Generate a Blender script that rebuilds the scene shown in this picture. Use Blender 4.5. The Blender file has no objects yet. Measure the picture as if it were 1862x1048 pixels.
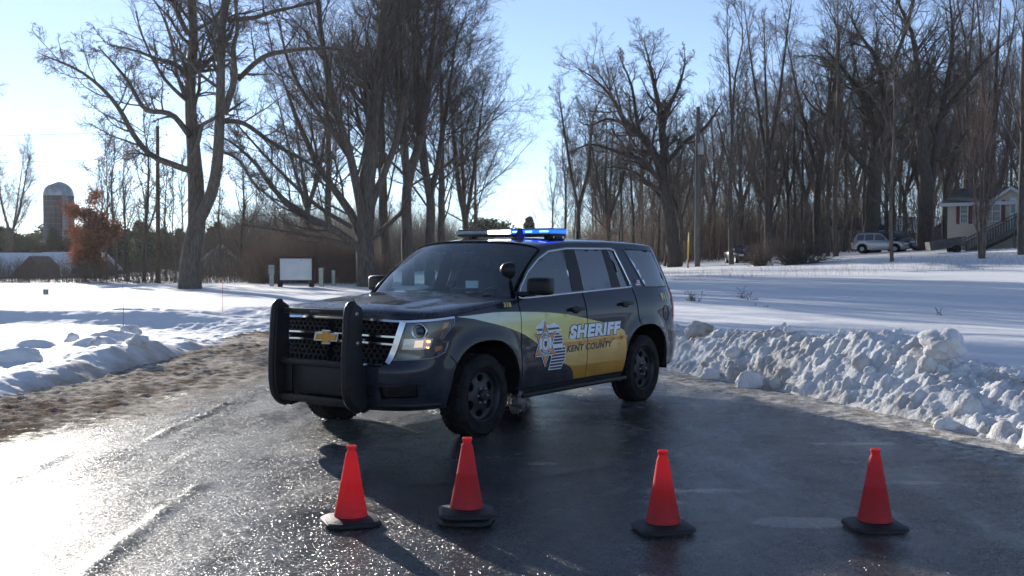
import bpy, bmesh, math, random
import numpy as np
from mathutils import Vector, Matrix, geometry, noise as mnoise

# ------------------------------------------------------------------ camera, sky, sun, exposure
SC = bpy.context.scene
COL = SC.collection
CAM_H, HOR, FPX = 1.597, 470.0, 1950.0
cd = bpy.data.cameras.new('camera'); cam = bpy.data.objects.new('camera', cd); COL.objects.link(cam)
cam.location = (0, 0, CAM_H)
cam.rotation_euler = (math.radians(90) - math.atan2(524 - HOR, FPX), 0, 0)
cd.sensor_width = 36; cd.lens = FPX / 1862 * 36
cd.clip_start = 0.1; cd.clip_end = 3000
cd.dof.use_dof = True; cd.dof.focus_distance = 9.6; cd.dof.aperture_fstop = 5.0
SC.camera = cam
SUN_AZ, SUN_EL = math.radians(-27.6), math.radians(15.0)      # azimuth from +Y, negative = to the left
w = bpy.data.worlds.new('World'); SC.world = w; w.use_nodes = True
nt = w.node_tree; bg = nt.nodes['Background']
sky = nt.nodes.new('ShaderNodeTexSky'); sky.sky_type = 'NISHITA'; sky.sun_disc = False
sky.sun_elevation = SUN_EL; sky.sun_rotation = SUN_AZ
sky.air_density = 0.65; sky.dust_density = 0.02; sky.ozone_density = 3.5
hs = nt.nodes.new('ShaderNodeHueSaturation'); hs.inputs['Saturation'].default_value = 0.8
nt.links.new(sky.outputs[0], hs.inputs['Color']); nt.links.new(hs.outputs[0], bg.inputs[0]); bg.inputs[1].default_value = 0.125
sd = bpy.data.lights.new('sun', 'SUN'); sd.energy = 5.0; sd.angle = math.radians(0.5); sd.color = (1.0, 0.94, 0.85)
sun = bpy.data.objects.new('sun', sd); COL.objects.link(sun)
to_sun = Vector((math.sin(SUN_AZ) * math.cos(SUN_EL), math.cos(SUN_AZ) * math.cos(SUN_EL), math.sin(SUN_EL)))
sun.rotation_euler = (-to_sun).to_track_quat('-Z', 'Y').to_euler()
sun.location = to_sun * 60
SC.view_settings.view_transform = 'Standard'; SC.view_settings.look = 'None'
SC.view_settings.exposure = 0.62; SC.view_settings.gamma = 1.0; SC.view_settings.use_curve_mapping = False
SC.cycles.max_bounces = 8; SC.cycles.transparent_max_bounces = 24; SC.cycles.sample_clamp_indirect = 6.0
SC.cycles.caustics_reflective = False; SC.cycles.caustics_refractive = False

# ------------------------------------------------------------------ helpers
RNG = random.Random(7)

def tag(o, label=None, cat=None, group=None, kind=None):
    if label: o['label'] = label
    if cat: o['category'] = cat
    if group: o['group'] = group
    if kind: o['kind'] = kind
    return o

def empty(name, loc=(0, 0, 0), rz=0.0, parent=None):
    o = bpy.data.objects.new(name, None); COL.objects.link(o)
    o.location = loc; o.rotation_euler = (0, 0, rz); o.empty_display_size = 0.2
    if parent: o.parent = parent
    return o

def mesh(name, V, F, mat=None, parent=None, smooth=True, loc=None):
    me = bpy.data.meshes.new(name)
    V = [tuple(map(float, v)) for v in V] if not isinstance(V, np.ndarray) else V.tolist()
    me.from_pydata(V, [], [tuple(map(int, f)) for f in F]); me.update()
    if smooth: me.polygons.foreach_set('use_smooth', np.ones(len(me.polygons), bool))
    mats = mat if isinstance(mat, (list, tuple)) else [mat]
    for m in mats:
        if m: me.materials.append(m)
    o = bpy.data.objects.new(name, me); COL.objects.link(o)
    if parent: o.parent = parent
    if loc is not None: o.location = loc
    return o

class MB:
    """collects pieces into one mesh"""
    def __init__(s): s.V = []; s.F = []
    def add(s, V, F):
        b = len(s.V); s.V += [tuple(v) for v in V]; s.F += [tuple(i + b for i in f) for f in F]; return s
    def box(s, c, d, rz=0.0, ch=0.0, M=None):
        x, y, z = d[0] / 2, d[1] / 2, d[2] / 2
        bm = bmesh.new(); bmesh.ops.create_cube(bm, size=1)
        for v in bm.verts: v.co = Vector((v.co.x * 2 * x, v.co.y * 2 * y, v.co.z * 2 * z))
        if ch > 0: bmesh.ops.bevel(bm, geom=bm.edges[:], offset=ch, segments=2, profile=0.6, affect='EDGES')
        R = M if M else Matrix.Rotation(rz, 4, 'Z')
        bm.verts.index_update()
        s.add([R @ v.co + Vector(c) for v in bm.verts], [[v.index for v in f.verts] for f in bm.faces]); bm.free(); return s
    def tube(s, P, r, k=8, cap=True, closed=False):
        P = [Vector(p) for p in P]; n = len(P); R = r if isinstance(r, (list, tuple)) else [r] * n
        V = []; F = []; up = None
        for i, p in enumerate(P):
            a = P[(i - 1) % n] if (closed or i > 0) else p; b = P[(i + 1) % n] if (closed or i < n - 1) else p
            t = (b - a).normalized()
            if up is None:
                up = t.orthogonal().normalized()
            u = (up - t * up.dot(t))
            u = u.normalized() if u.length > 1e-6 else t.orthogonal().normalized()
            up = u; v = t.cross(u)
            for j in range(k):
                q = 2 * math.pi * j / k
                V.append(p + (u * math.cos(q) + v * math.sin(q)) * R[i])
        m = n if closed else n - 1
        for i in range(m):
            for j in range(k):
                a = i * k + j; b = i * k + (j + 1) % k; c = ((i + 1) % n) * k + (j + 1) % k; d = ((i + 1) % n) * k + j
                F.append((a, b, c, d))
        if cap and not closed:
            F.append(tuple(range(k))[::-1]); F.append(tuple(range((n - 1) * k, n * k)))
        return s.add(V, F)
    def lathe(s, prof, k=32, axis='Z', c=(0, 0, 0)):
        """prof: list of (radius, height)"""
        V = []; F = []; n = len(prof)
        for r, h in prof:
            for j in range(k):
                q = 2 * math.pi * j / k; a, b = r * math.cos(q), r * math.sin(q)
                p = (a, b, h) if axis == 'Z' else ((a, h, b) if axis == 'Y' else (h, a, b))
                V.append((p[0] + c[0], p[1] + c[1], p[2] + c[2]))
        for i in range(n - 1):
            for j in range(k):
                f = (i * k + j, i * k + (j + 1) % k, (i + 1) * k + (j + 1) % k, (i + 1) * k + j)
                F.append(f if axis != 'Y' else f[::-1])
        return s.add(V, F)
    def sphere(s, c, r, sub=2, sc=(1, 1, 1)):
        bm = bmesh.new(); bmesh.ops.create_icosphere(bm, subdivisions=sub, radius=1.0)
        bm.verts.index_update()
        s.add([(c[0] + v.co.x * r * sc[0], c[1] + v.co.y * r * sc[1], c[2] + v.co.z * r * sc[2]) for v in bm.verts],
              [[v.index for v in f.verts] for f in bm.faces]); bm.free(); return s
    def build(s, name, mat=None, parent=None, smooth=True, loc=None):
        o = mesh(name, s.V, s.F, mat, parent, smooth, loc); return o

def autosmooth(o, deg=35):
    """mark sharp edges so bevel-less shapes shade properly"""
    me = o.data; bm = bmesh.new(); bm.from_mesh(me); lim = math.radians(deg)
    for e in bm.edges:
        e.smooth = not (len(e.link_faces) == 2 and e.calc_face_angle(0) > lim)
    bm.to_mesh(me); bm.free(); return o

# ------------------------------------------------------------------ materials
def newmat(name):
    m = bpy.data.materials.new(name); m.use_nodes = True
    return m, m.node_tree, m.node_tree.nodes['Principled BSDF']

def N(nt, t, **kw):
    n = nt.nodes.new(t)
    for k, v in kw.items(): setattr(n, k, v)
    return n

def pm(name, col, rough=0.5, metal=0.0, var=0.0, vscale=8.0, bump=0.0, bscale=60.0, coat=0.0, col2=None, spec=0.5, stretch=None, emit=None, estr=0.0):
    m, nt, b = newmat(name)
    b.inputs['Base Color'].default_value = (*col, 1); b.inputs['Roughness'].default_value = rough
    b.inputs['Metallic'].default_value = metal; b.inputs['Coat Weight'].default_value = coat
    b.inputs['Coat Roughness'].default_value = 0.04
    b.inputs['Specular IOR Level'].default_value = spec
    if emit: b.inputs['Emission Color'].default_value = (*emit, 1); b.inputs['Emission Strength'].default_value = estr
    tc = N(nt, 'ShaderNodeTexCoord'); src = tc.outputs['Object']
    if stretch:
        mp = N(nt, 'ShaderNodeMapping'); mp.inputs['Scale'].default_value = stretch; nt.links.new(src, mp.inputs[0]); src = mp.outputs[0]
    if var > 0 or col2:
        n = N(nt, 'ShaderNodeTexNoise'); n.inputs['Scale'].default_value = vscale; n.inputs['Detail'].default_value = 6
        nt.links.new(src, n.inputs['Vector'])
        r = N(nt, 'ShaderNodeValToRGB'); r.color_ramp.elements[0].position = 0.32; r.color_ramp.elements[1].position = 0.68
        c2 = col2 if col2 else tuple(min(1, c * (1 + var)) for c in col)
        c1 = col if col2 else tuple(c * (1 - var) for c in col)
        r.color_ramp.elements[0].color = (*c1, 1); r.color_ramp.elements[1].color = (*c2, 1)
        nt.links.new(n.outputs['Fac'], r.inputs[0]); nt.links.new(r.outputs[0], b.inputs['Base Color'])
    if bump > 0:
        n2 = N(nt, 'ShaderNodeTexNoise'); n2.inputs['Scale'].default_value = bscale; n2.inputs['Detail'].default_value = 5
        nt.links.new(src, n2.inputs['Vector'])
        bp = N(nt, 'ShaderNodeBump'); bp.inputs['Strength'].default_value = bump; bp.inputs['Distance'].default_value = 0.02
        nt.links.new(n2.outputs['Fac'], bp.inputs['Height']); nt.links.new(bp.outputs[0], b.inputs['Normal'])
    return m

def glassmat(name, tint, ior=1.5, rough=0.0, dirt=0.0):
    """thin pane: tinted see-through plus a Fresnel reflection"""
    m = bpy.data.materials.new(name); m.use_nodes = True; nt = m.node_tree; nt.nodes.clear()
    out = N(nt, 'ShaderNodeOutputMaterial'); tr = N(nt, 'ShaderNodeBsdfTransparent'); gl = N(nt, 'ShaderNodeBsdfGlossy')
    tr.inputs[0].default_value = (*tint, 1); gl.inputs['Roughness'].default_value = rough
    ge = N(nt, 'ShaderNodeNewGeometry'); dt = N(nt, 'ShaderNodeVectorMath', operation='DOT_PRODUCT'); nt.links.new(ge.outputs['Normal'], dt.inputs[0]); nt.links.new(ge.outputs['Incoming'], dt.inputs[1])
    def mth(op, a, b_=None):
        q = N(nt, 'ShaderNodeMath', operation=op)
        for i_, v in enumerate((a, b_)):
            if v is None: continue
            if isinstance(v, (int, float)): q.inputs[i_].default_value = v
            else: nt.links.new(v, q.inputs[i_])
        return q.outputs[0]
    f0 = 2 * ((ior - 1) / (ior + 1)) ** 2                           # two faces of the pane
    sch = mth('ADD', f0, mth('MULTIPLY', 1 - f0, mth('POWER', mth('SUBTRACT', 1.0, mth('ABSOLUTE', dt.outputs['Value'])), 5.0)))
    mx = N(nt, 'ShaderNodeMixShader'); nt.links.new(sch, mx.inputs[0]); nt.links.new(tr.outputs[0], mx.inputs[1]); nt.links.new(gl.outputs[0], mx.inputs[2])
    last = mx
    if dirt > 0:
        df = N(nt, 'ShaderNodeBsdfDiffuse'); df.inputs[0].default_value = (0.42, 0.56, 0.62, 1)  # bluish diffuse film on the pane, standing in for reflected sky
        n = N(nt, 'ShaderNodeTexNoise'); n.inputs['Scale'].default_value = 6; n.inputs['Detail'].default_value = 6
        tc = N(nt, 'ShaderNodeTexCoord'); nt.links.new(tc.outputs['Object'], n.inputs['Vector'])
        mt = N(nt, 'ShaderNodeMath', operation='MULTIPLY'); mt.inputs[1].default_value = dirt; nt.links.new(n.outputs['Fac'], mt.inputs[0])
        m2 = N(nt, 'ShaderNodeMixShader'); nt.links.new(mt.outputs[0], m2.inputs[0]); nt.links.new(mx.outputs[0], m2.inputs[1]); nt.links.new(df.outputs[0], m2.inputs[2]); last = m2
    nt.links.new(last.outputs[0], out.inputs[0]); return m

def paintmat(name, base, grad=None):
    """glossy car paint with road-salt film that thickens towards the sills"""
    m, nt, b = newmat(name)
    tc = N(nt, 'ShaderNodeTexCoord'); sp = N(nt, 'ShaderNodeSeparateXYZ'); nt.links.new(tc.outputs['Object'], sp.inputs[0])
    n = N(nt, 'ShaderNodeTexNoise'); n.inputs['Scale'].default_value = 3.2; n.inputs['Detail'].default_value = 9; n.inputs['Roughness'].default_value = 0.65
    nt.links.new(tc.outputs['Object'], n.inputs['Vector'])
    mr = N(nt, 'ShaderNodeMapRange'); mr.inputs['From Min'].default_value = 1.05; mr.inputs['From Max'].default_value = 0.30
    mr.inputs['To Min'].default_value = 0.0; mr.inputs['To Max'].default_value = 1.0
    nt.links.new(sp.outputs['Z'], mr.inputs['Value'])
    mu = N(nt, 'ShaderNodeMath', operation='MULTIPLY'); nt.links.new(mr.outputs[0], mu.inputs[0])
    rp = N(nt, 'ShaderNodeValToRGB'); rp.color_ramp.elements[0].position = 0.35; rp.color_ramp.elements[1].position = 0.75
    nt.links.new(n.outputs['Fac'], rp.inputs[0]); nt.links.new(rp.outputs[0], mu.inputs[1])
    sc_ = N(nt, 'ShaderNodeMath', operation='MULTIPLY'); sc_.inputs[1].default_value = 0.30; nt.links.new(mu.outputs[0], sc_.inputs[0])
    mix = N(nt, 'ShaderNodeMix', data_type='RGBA'); mix.inputs['B'].default_value = (0.19, 0.18, 0.17, 1)
    nt.links.new(sc_.outputs[0], mix.inputs['Factor'])
    if grad is None: mix.inputs['A'].default_value = (*base, 1)
    else:
        # printed wrap: silver at the nose, pale gold, then deep gold along the sill
        mx = N(nt, 'ShaderNodeMath', operation='MULTIPLY_ADD'); mx.inputs[1].default_value = 0.16; nt.links.new(sp.outputs['X'], mx.inputs[0])
        nt.links.new(sp.outputs['Z'], mx.inputs[2])
        r2 = N(nt, 'ShaderNodeMapRange'); r2.inputs['From Min'].default_value = 0.05; r2.inputs['From Max'].default_value = 1.15
        nt.links.new(mx.outputs[0], r2.inputs['Value'])
        cr = N(nt, 'ShaderNodeValToRGB'); e = cr.color_ramp.elements
        for i, (p_, c_) in enumerate(grad):
            q = e[i] if i < 2 else e.new(p_)
            q.position = p_; q.color = (*c_, 1)
        nt.links.new(r2.outputs[0], cr.inputs[0]); nt.links.new(cr.outputs[0], mix.inputs['A'])
    nt.links.new(mix.outputs['Result'], b.inputs['Base Color'])
    rr = N(nt, 'ShaderNodeMapRange'); rr.inputs['To Min'].default_value = 0.4; rr.inputs['To Max'].default_value = 0.6; nt.links.new(sc_.outputs[0], rr.inputs['Value'])
    nt.links.new(rr.outputs[0], b.inputs['Roughness'])
    cw = N(nt, 'ShaderNodeMapRange'); cw.inputs['To Min'].default_value = 1.0; cw.inputs['To Max'].default_value = 0.0; cw.inputs['From Max'].default_value = 0.6
    nt.links.new(sc_.outputs[0], cw.inputs['Value']); nt.links.new(cw.outputs[0], b.inputs['Coat Weight'])
    b.inputs['Coat Roughness'].default_value = 0.02; b.inputs['Coat IOR'].default_value = 1.38; b.inputs['Specular IOR Level'].default_value = 0.12
    return m

M = {}
M['navy'] = paintmat('navy_paint', (0.004, 0.008, 0.022))
M['gold'] = paintmat('gold_wrap', None, grad=[(0.0, (0.50, 0.22, 0.02)), (1.0, (0.70, 0.76, 0.74)), (0.30, (0.66, 0.42, 0.11)), (0.52, (0.72, 0.60, 0.18)), (0.74, (0.72, 0.69, 0.26)), (0.88, (0.70, 0.74, 0.58))])
M['deep_gold'] = pm('deep_gold_wrap', (0.42, 0.20, 0.02), 0.35, var=0.12, vscale=5)
M['orange'] = pm('orange_vinyl', (0.62, 0.27, 0.07), 0.4)
M['letter'] = pm('pale_vinyl', (0.74, 0.80, 0.88), 0.35)
M['navy_vinyl'] = pm('navy_vinyl', (0.010, 0.014, 0.045), 0.35)
M['yellow_vinyl'] = pm('yellow_vinyl', (0.70, 0.56, 0.20), 0.4)
M['chrome'] = pm('chrome', (0.50, 0.52, 0.56), 0.14, 1.0)
M['black'] = pm('black_plastic', (0.010, 0.010, 0.011), 0.45, bump=0.1, bscale=300, spec=.3)
M['matte'] = pm('matte_black', (0.005, 0.005, 0.006), 0.85, spec=.15)
M['bumper'] = pm('powder_coat', (0.010, 0.011, 0.014), 0.42, var=0.3, vscale=20, spec=.28)
M['rubber'] = pm('tyre_rubber', (0.012, 0.012, 0.013), 0.8, var=0.6, vscale=14, bump=0.2, bscale=90, spec=.25)
M['rim'] = pm('rim_steel', (0.020, 0.022, 0.028), 0.4, 0.2, var=0.3, vscale=18)
M['nut'] = pm('nut_steel', (0.35, 0.36, 0.38), 0.3, 1.0)
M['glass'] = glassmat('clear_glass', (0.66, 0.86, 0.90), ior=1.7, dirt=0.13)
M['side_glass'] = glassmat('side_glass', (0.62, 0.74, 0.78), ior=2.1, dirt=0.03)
M['tint_glass'] = glassmat('tinted_glass', (0.04, 0.05, 0.055), ior=2.3)
M['lens'] = glassmat('lamp_lens', (0.85, 0.88, 0.9))
M['interior'] = pm('interior_trim', (0.02, 0.02, 0.022), 0.7, spec=.2)
M['seat'] = pm('seat_cloth', (0.028, 0.029, 0.032), 0.8, bump=0.2, bscale=200)
M['paper'] = pm('paper', (0.75, 0.76, 0.72), 0.7)
M['amber'] = pm('amber_lens', (0.60, 0.16, 0.02), 0.25)
M['amber_lit'] = pm('amber_lamp', (0.8, 0.35, 0.08), 0.3, emit=(1.0, 0.45, 0.12), estr=9)
M['warm_lit'] = pm('warm_lamp', (0.8, 0.7, 0.6), 0.3, emit=(1.0, 0.72, 0.50), estr=.55)
M['red_lens'] = pm('red_lens', (0.45, 0.01, 0.015), 0.2)
M['blue_lit'] = pm('blue_lamp', (0.01, 0.03, 0.6), 0.3, emit=(0.004, 0.035, 1.0), estr=4.5)
M['white_lit'] = pm('white_lamp', (0.7, 0.7, 0.9), 0.3, emit=(0.80, 0.68, 1.0), estr=12)
M['grey_lens'] = pm('grey_lens', (0.34, 0.36, 0.37), 0.25, var=0.25, vscale=12)
M['gold_badge'] = pm('gold_badge', (0.55, 0.30, 0.05), 0.35, 0.4)
M['ice'] = pm('dirty_ice', (0.13, 0.125, 0.12), 0.4, var=0.4, vscale=18, bump=0.5, bscale=40)
# ------------------------------------------------------------------ police SUV (built in its own frame: x forward, y to its left, origin under the front axle)
def catmull(P, n=24):
    P = [np.array(p, float) for p in P]; P = [2 * P[0] - P[1]] + P + [2 * P[-1] - P[-2]]; out = []
    for i in range(1, len(P) - 2):
        a, b, c, d = P[i - 1], P[i], P[i + 1], P[i + 2]
        for t in np.linspace(0, 1, n, endpoint=False):
            out.append(0.5 * ((2 * b) + (-a + c) * t + (2 * a - 5 * b + 4 * c - d) * t * t + (-a + 3 * b - 3 * c + d) * t ** 3))
    out.append(P[-2]); return np.array(out)
def smooth(a, b, x):
    t = np.clip((np.asarray(x, float) - a) / (b - a), 0, 1); return t * t * (3 - 2 * t)

PLAN = catmull([(1.0, 0), (0.994, .25), (.975, .5), (.935, .70), (.865, .83), (.74, .92), (.56, .968), (.33, .992), (0, 1.0), (-1, 1.0), (-2, 1.0), (-2.9, 1.0),
                (-3.3, .993), (-3.58, .968), (-3.76, .928), (-3.9, .868), (-4.02, .775), (-4.10, .64), (-4.15, .4), (-4.165, 0)])
SL = np.concatenate([[0], np.cumsum(np.hypot(*np.diff(PLAN, axis=0).T))])
def s_x(x): return np.interp(-np.asarray(x, float), -PLAN[:, 0], SL)
def s_y(y): k = 110; return np.interp(y, PLAN[:k, 1], SL[:k])
YW = catmull([(.26, .925), (.34, .955), (.45, .985), (.6, 1.0), (.8, 1.003), (.95, 1.0), (1.05, .996), (1.12, .982), (1.2, .957), (1.27, .925), (1.5, .85), (1.72, .768), (1.82, .725)], 10)
FX = catmull([(.26, -.11), (.34, -.05), (.45, -.01), (.6, 0), (.68, -.006), (.75, -.033), (.9, -.04), (1.05, -.05), (1.12, -.07), (1.2, -.12), (1.8, -.4)], 10)
RX = catmull([(.26, .1), (.4, .03), (.55, 0), (.75, 0), (.85, .05), (1.27, .07), (1.5, .15), (1.75, .25), (1.82, .29)], 10)
AX = (0.0, -2.946); WR = 0.368
def arch_r(x, z, cx, n=2.5):
    return (np.abs(x - cx) ** n + np.abs(z - WR) ** n) ** (1 / n)
def Pm(s, z, side=1):
    s = np.asarray(s, float); z = np.asarray(z, float)
    x0 = np.interp(s, SL, PLAN[:, 0]); y0 = np.interp(s, SL, PLAN[:, 1])
    x = x0 + np.interp(z, FX[:, 0], FX[:, 1]) * smooth(.25, .95, x0) + np.interp(z, RX[:, 0], RX[:, 1]) * smooth(-3.3, -4.1, x0)
    y = y0 * np.interp(z, YW[:, 0], YW[:, 1])
    for cx in AX:
        r = arch_r(x0, z, cx); y = y + 0.022 * np.exp(-(np.maximum(r - .51, 0) / .07) ** 2) * (y0 > .85) * (z < 1.0)
    return np.stack([x, y * side, z], -1)
def Pn(s, z, off, side=1):
    e = 2e-3; p = Pm(s, z); a = Pm(np.asarray(s) + e, z) - Pm(np.asarray(s) - e, z); b = Pm(s, np.asarray(z) + e) - Pm(s, np.asarray(z) - e)
    n = np.cross(b, a); ln = np.linalg.norm(n, axis=-1, keepdims=True); n = n / np.maximum(ln, 1e-9)
    n = np.where(n[..., 1:2] * 1.0 + n[..., 0:1] * np.sign(p[..., 0:1] + 1.5) * .5 < 0, -n, n)
    q = p + n * np.asarray(off)[..., None] if np.ndim(off) else p + n * off
    q[..., 1] *= side; return q

def inpoly(P, poly):
    P = np.asarray(P, float); poly = np.asarray(poly, float); c = np.zeros(len(P), bool); j = len(poly) - 1
    for i in range(len(poly)):
        xi, yi = poly[i]; xj, yj = poly[j]
        k = ((yi > P[:, 1]) != (yj > P[:, 1])) & (P[:, 0] < (xj - xi) * (P[:, 1] - yi) / ((yj - yi) + 1e-12) + xi)
        c ^= k; j = i
    return c
def densify(poly, step):
    out = []
    for i in range(len(poly)):
        a = np.array(poly[i], float); b = np.array(poly[(i + 1) % len(poly)], float); n = max(1, int(np.linalg.norm(b - a) / step))
        for k in range(n): out.append(a + (b - a) * k / n)
    return np.array(out)
def cdt(outline, holes=(), step=.05):
    """triangulate a 2-D outline with holes; returns points, triangles, boundary loops"""
    loops = [densify(outline, step)] + [densify(h, step) for h in holes]
    pts = []; edges = []; L = []
    for lp in loops:
        b = len(pts); pts += [tuple(q) for q in lp]; n = len(lp); edges += [(b + i, b + (i + 1) % n) for i in range(n)]; L.append(list(range(b, b + n)))
    B = np.array(pts); lo = B.min(0); hi = B.max(0)
    gx, gy = np.meshgrid(np.arange(lo[0] + step / 2, hi[0], step), np.arange(lo[1] + step / 2, hi[1], step)); G = np.stack([gx.ravel(), gy.ravel()], 1)
    if len(G):
        k = inpoly(G, loops[0])
        for h in loops[1:]: k &= ~inpoly(G, h)
        G = G[k]
        if len(G):
            d = np.full(len(G), 9e9)
            for i in range(0, len(B)): d = np.minimum(d, (G[:, 0] - B[i, 0]) ** 2 + (G[:, 1] - B[i, 1]) ** 2)
            G = G[d > (step * .45) ** 2]
    allp = [Vector((float(p[0]), float(p[1]))) for p in pts] + [Vector((float(g[0]), float(g[1]))) for g in G]
    r = geometry.delaunay_2d_cdt(allp, edges, [], 0, 1e-7)
    V = np.array([(v.x, v.y) for v in r[0]]); T = np.array([t for t in r[2] if len(t) == 3])
    c = V[T].mean(1); k = inpoly(c, loops[0])
    for h in loops[1:]: k &= ~inpoly(c, h)
    T = T[k]
    # consistent winding
    a = V[T]; cr = (a[:, 1, 0] - a[:, 0, 0]) * (a[:, 2, 1] - a[:, 0, 1]) - (a[:, 1, 1] - a[:, 0, 1]) * (a[:, 2, 0] - a[:, 0, 0])
    T[cr < 0] = T[cr < 0][:, ::-1]
    T = T[np.abs(cr) > 1e-10]
    return V, T, loops
def panel(mb, outline, holes=(), step=.05, off=0.0, side=1, thick=0.0, wall_holes=True, fmap=None):
    """a sheet on the body surface; outline in (s, z). thick > 0 adds edge walls going inwards"""
    fm = fmap or Pn
    V, T, loops = cdt(outline, holes, step)
    Q = fm(V[:, 0], V[:, 1], off, side)
    mb.add(Q, T if side < 0 else T)
    if thick > 0:
        for lp in (loops if wall_holes else loops[:1]):
            a = fm(lp[:, 0], lp[:, 1], off, side); b = fm(lp[:, 0], lp[:, 1], off - thick, side); n = len(lp)
            mb.add(np.concatenate([a, b]), [(i, (i + 1) % n, n + (i + 1) % n, n + i) for i in range(n)])
    return mb
def xz(pts): return [(float(s_x(x)), z) for x, z in pts]
def yz(pts): return [(float(s_y(y)), z) for y, z in pts]
def fixn(o, outward=(-1.5, 0, .9)):
    """make face normals point away from a centre"""
    bm = bmesh.new(); bm.from_mesh(o.data); c = Vector(outward)
    for f in bm.faces:
        m = f.calc_center_median()
        if f.normal.dot(m - c) < 0: f.normal_flip()
    bm.to_mesh(o.data); bm.free(); return o
def line_panel(pts, wdt):
    """thin strip outline around a 2-D polyline"""
    P = np.array(pts, float); n = len(P); t = np.gradient(P, axis=0); t /= np.linalg.norm(t, axis=1, keepdims=True)
    nn = np.stack([-t[:, 1], t[:, 0]], 1) * wdt / 2
    return [tuple(q) for q in np.concatenate([P + nn, (P - nn)[::-1]])]
def strip(mb, pts, wdt, off=.004, thick=.004, side=1, closed=False):
    """extruded trim strip following a (s, z) polyline on the body"""
    P = np.array(pts, float)
    if closed: P = np.concatenate([P, P[:1]])
    P = densify(P, .04)[:] if closed else np.array([q for i in range(len(P) - 1) for q in (P[i] + (P[i + 1] - P[i]) * k / max(1, int(np.linalg.norm(P[i + 1] - P[i]) / .04)) for k in range(max(1, int(np.linalg.norm(P[i + 1] - P[i]) / .04))))] + [P[-1]])
    n = len(P); t = np.roll(P, -1, 0) - np.roll(P, 1, 0) if closed else np.gradient(P, axis=0)
    t /= np.maximum(np.linalg.norm(t, axis=1, keepdims=True), 1e-9); nn = np.stack([-t[:, 1], t[:, 0]], 1) * wdt / 2
    a, b = P + nn, P - nn
    R = [Pn(a[:, 0], a[:, 1], off - thick, side), Pn((a * .8 + b * .2)[:, 0], (a * .8 + b * .2)[:, 1], off, side), Pn((a * .2 + b * .8)[:, 0], (a * .2 + b * .8)[:, 1], off, side), Pn(b[:, 0], b[:, 1], off - thick, side)]
    V = np.concatenate(R); F = []
    m = n if closed else n - 1
    for r in range(3):
        for i in range(m): F.append((r * n + i, r * n + (i + 1) % n, (r + 1) * n + (i + 1) % n, (r + 1) * n + i))
    return mb.add(V, F)
def arch_pts(cx, R, a0, a1, n=26):
    out = []
    for a in np.linspace(math.radians(a0), math.radians(a1), n):
        c, s_ = math.cos(a), math.sin(a); k = (abs(c) ** 2.5 + abs(s_) ** 2.5) ** (-1 / 2.5); out.append((cx + R * k * c, WR + R * k * s_))
    return out
def text_pts(s, bold=0.0, shear=0.0, spacing=1.0):
    """lettering outline as a flat triangulated mesh: verts (u, v) scaled to height 1, faces"""
    cu = bpy.data.curves.new('txt', 'FONT'); cu.body = s; cu.offset = bold; cu.shear = shear; cu.space_character = spacing; cu.resolution_u = 4
    o = bpy.data.objects.new('txt', cu); COL.objects.link(o); bpy.context.view_layer.update()
    me = o.evaluated_get(bpy.context.evaluated_depsgraph_get()).to_mesh()
    V = np.array([v.co[:2] for v in me.vertices]); F = [tuple(p.vertices) for p in me.polygons]
    bpy.data.objects.remove(o); bpy.data.curves.remove(cu)
    return V, F
def text_on_body(s, x0, x1, z0, z1, off, side=1, bold=0.0, shear=0.0, spacing=1.0, mb=None, ref=None):
    V, F = text_pts(s, bold, shear, spacing); R = ref if ref is not None else V
    lo, hi = R.min(0), R.max(0)
    u = (V - lo) / (hi - lo); mb = mb or MB()
    x = x0 + (x1 - x0) * u[:, 0]; z = z0 + (z1 - z0) * u[:, 1]
    mb.add(Pn(s_x(x), z, off, side), F); return mb, V

car = empty('police_suv', (-1.0386, 10.1314, 0), 4.08702)
tag(car, 'navy sheriff SUV with gold side graphic, push bumper and lit light bar', 'police suv')

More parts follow.
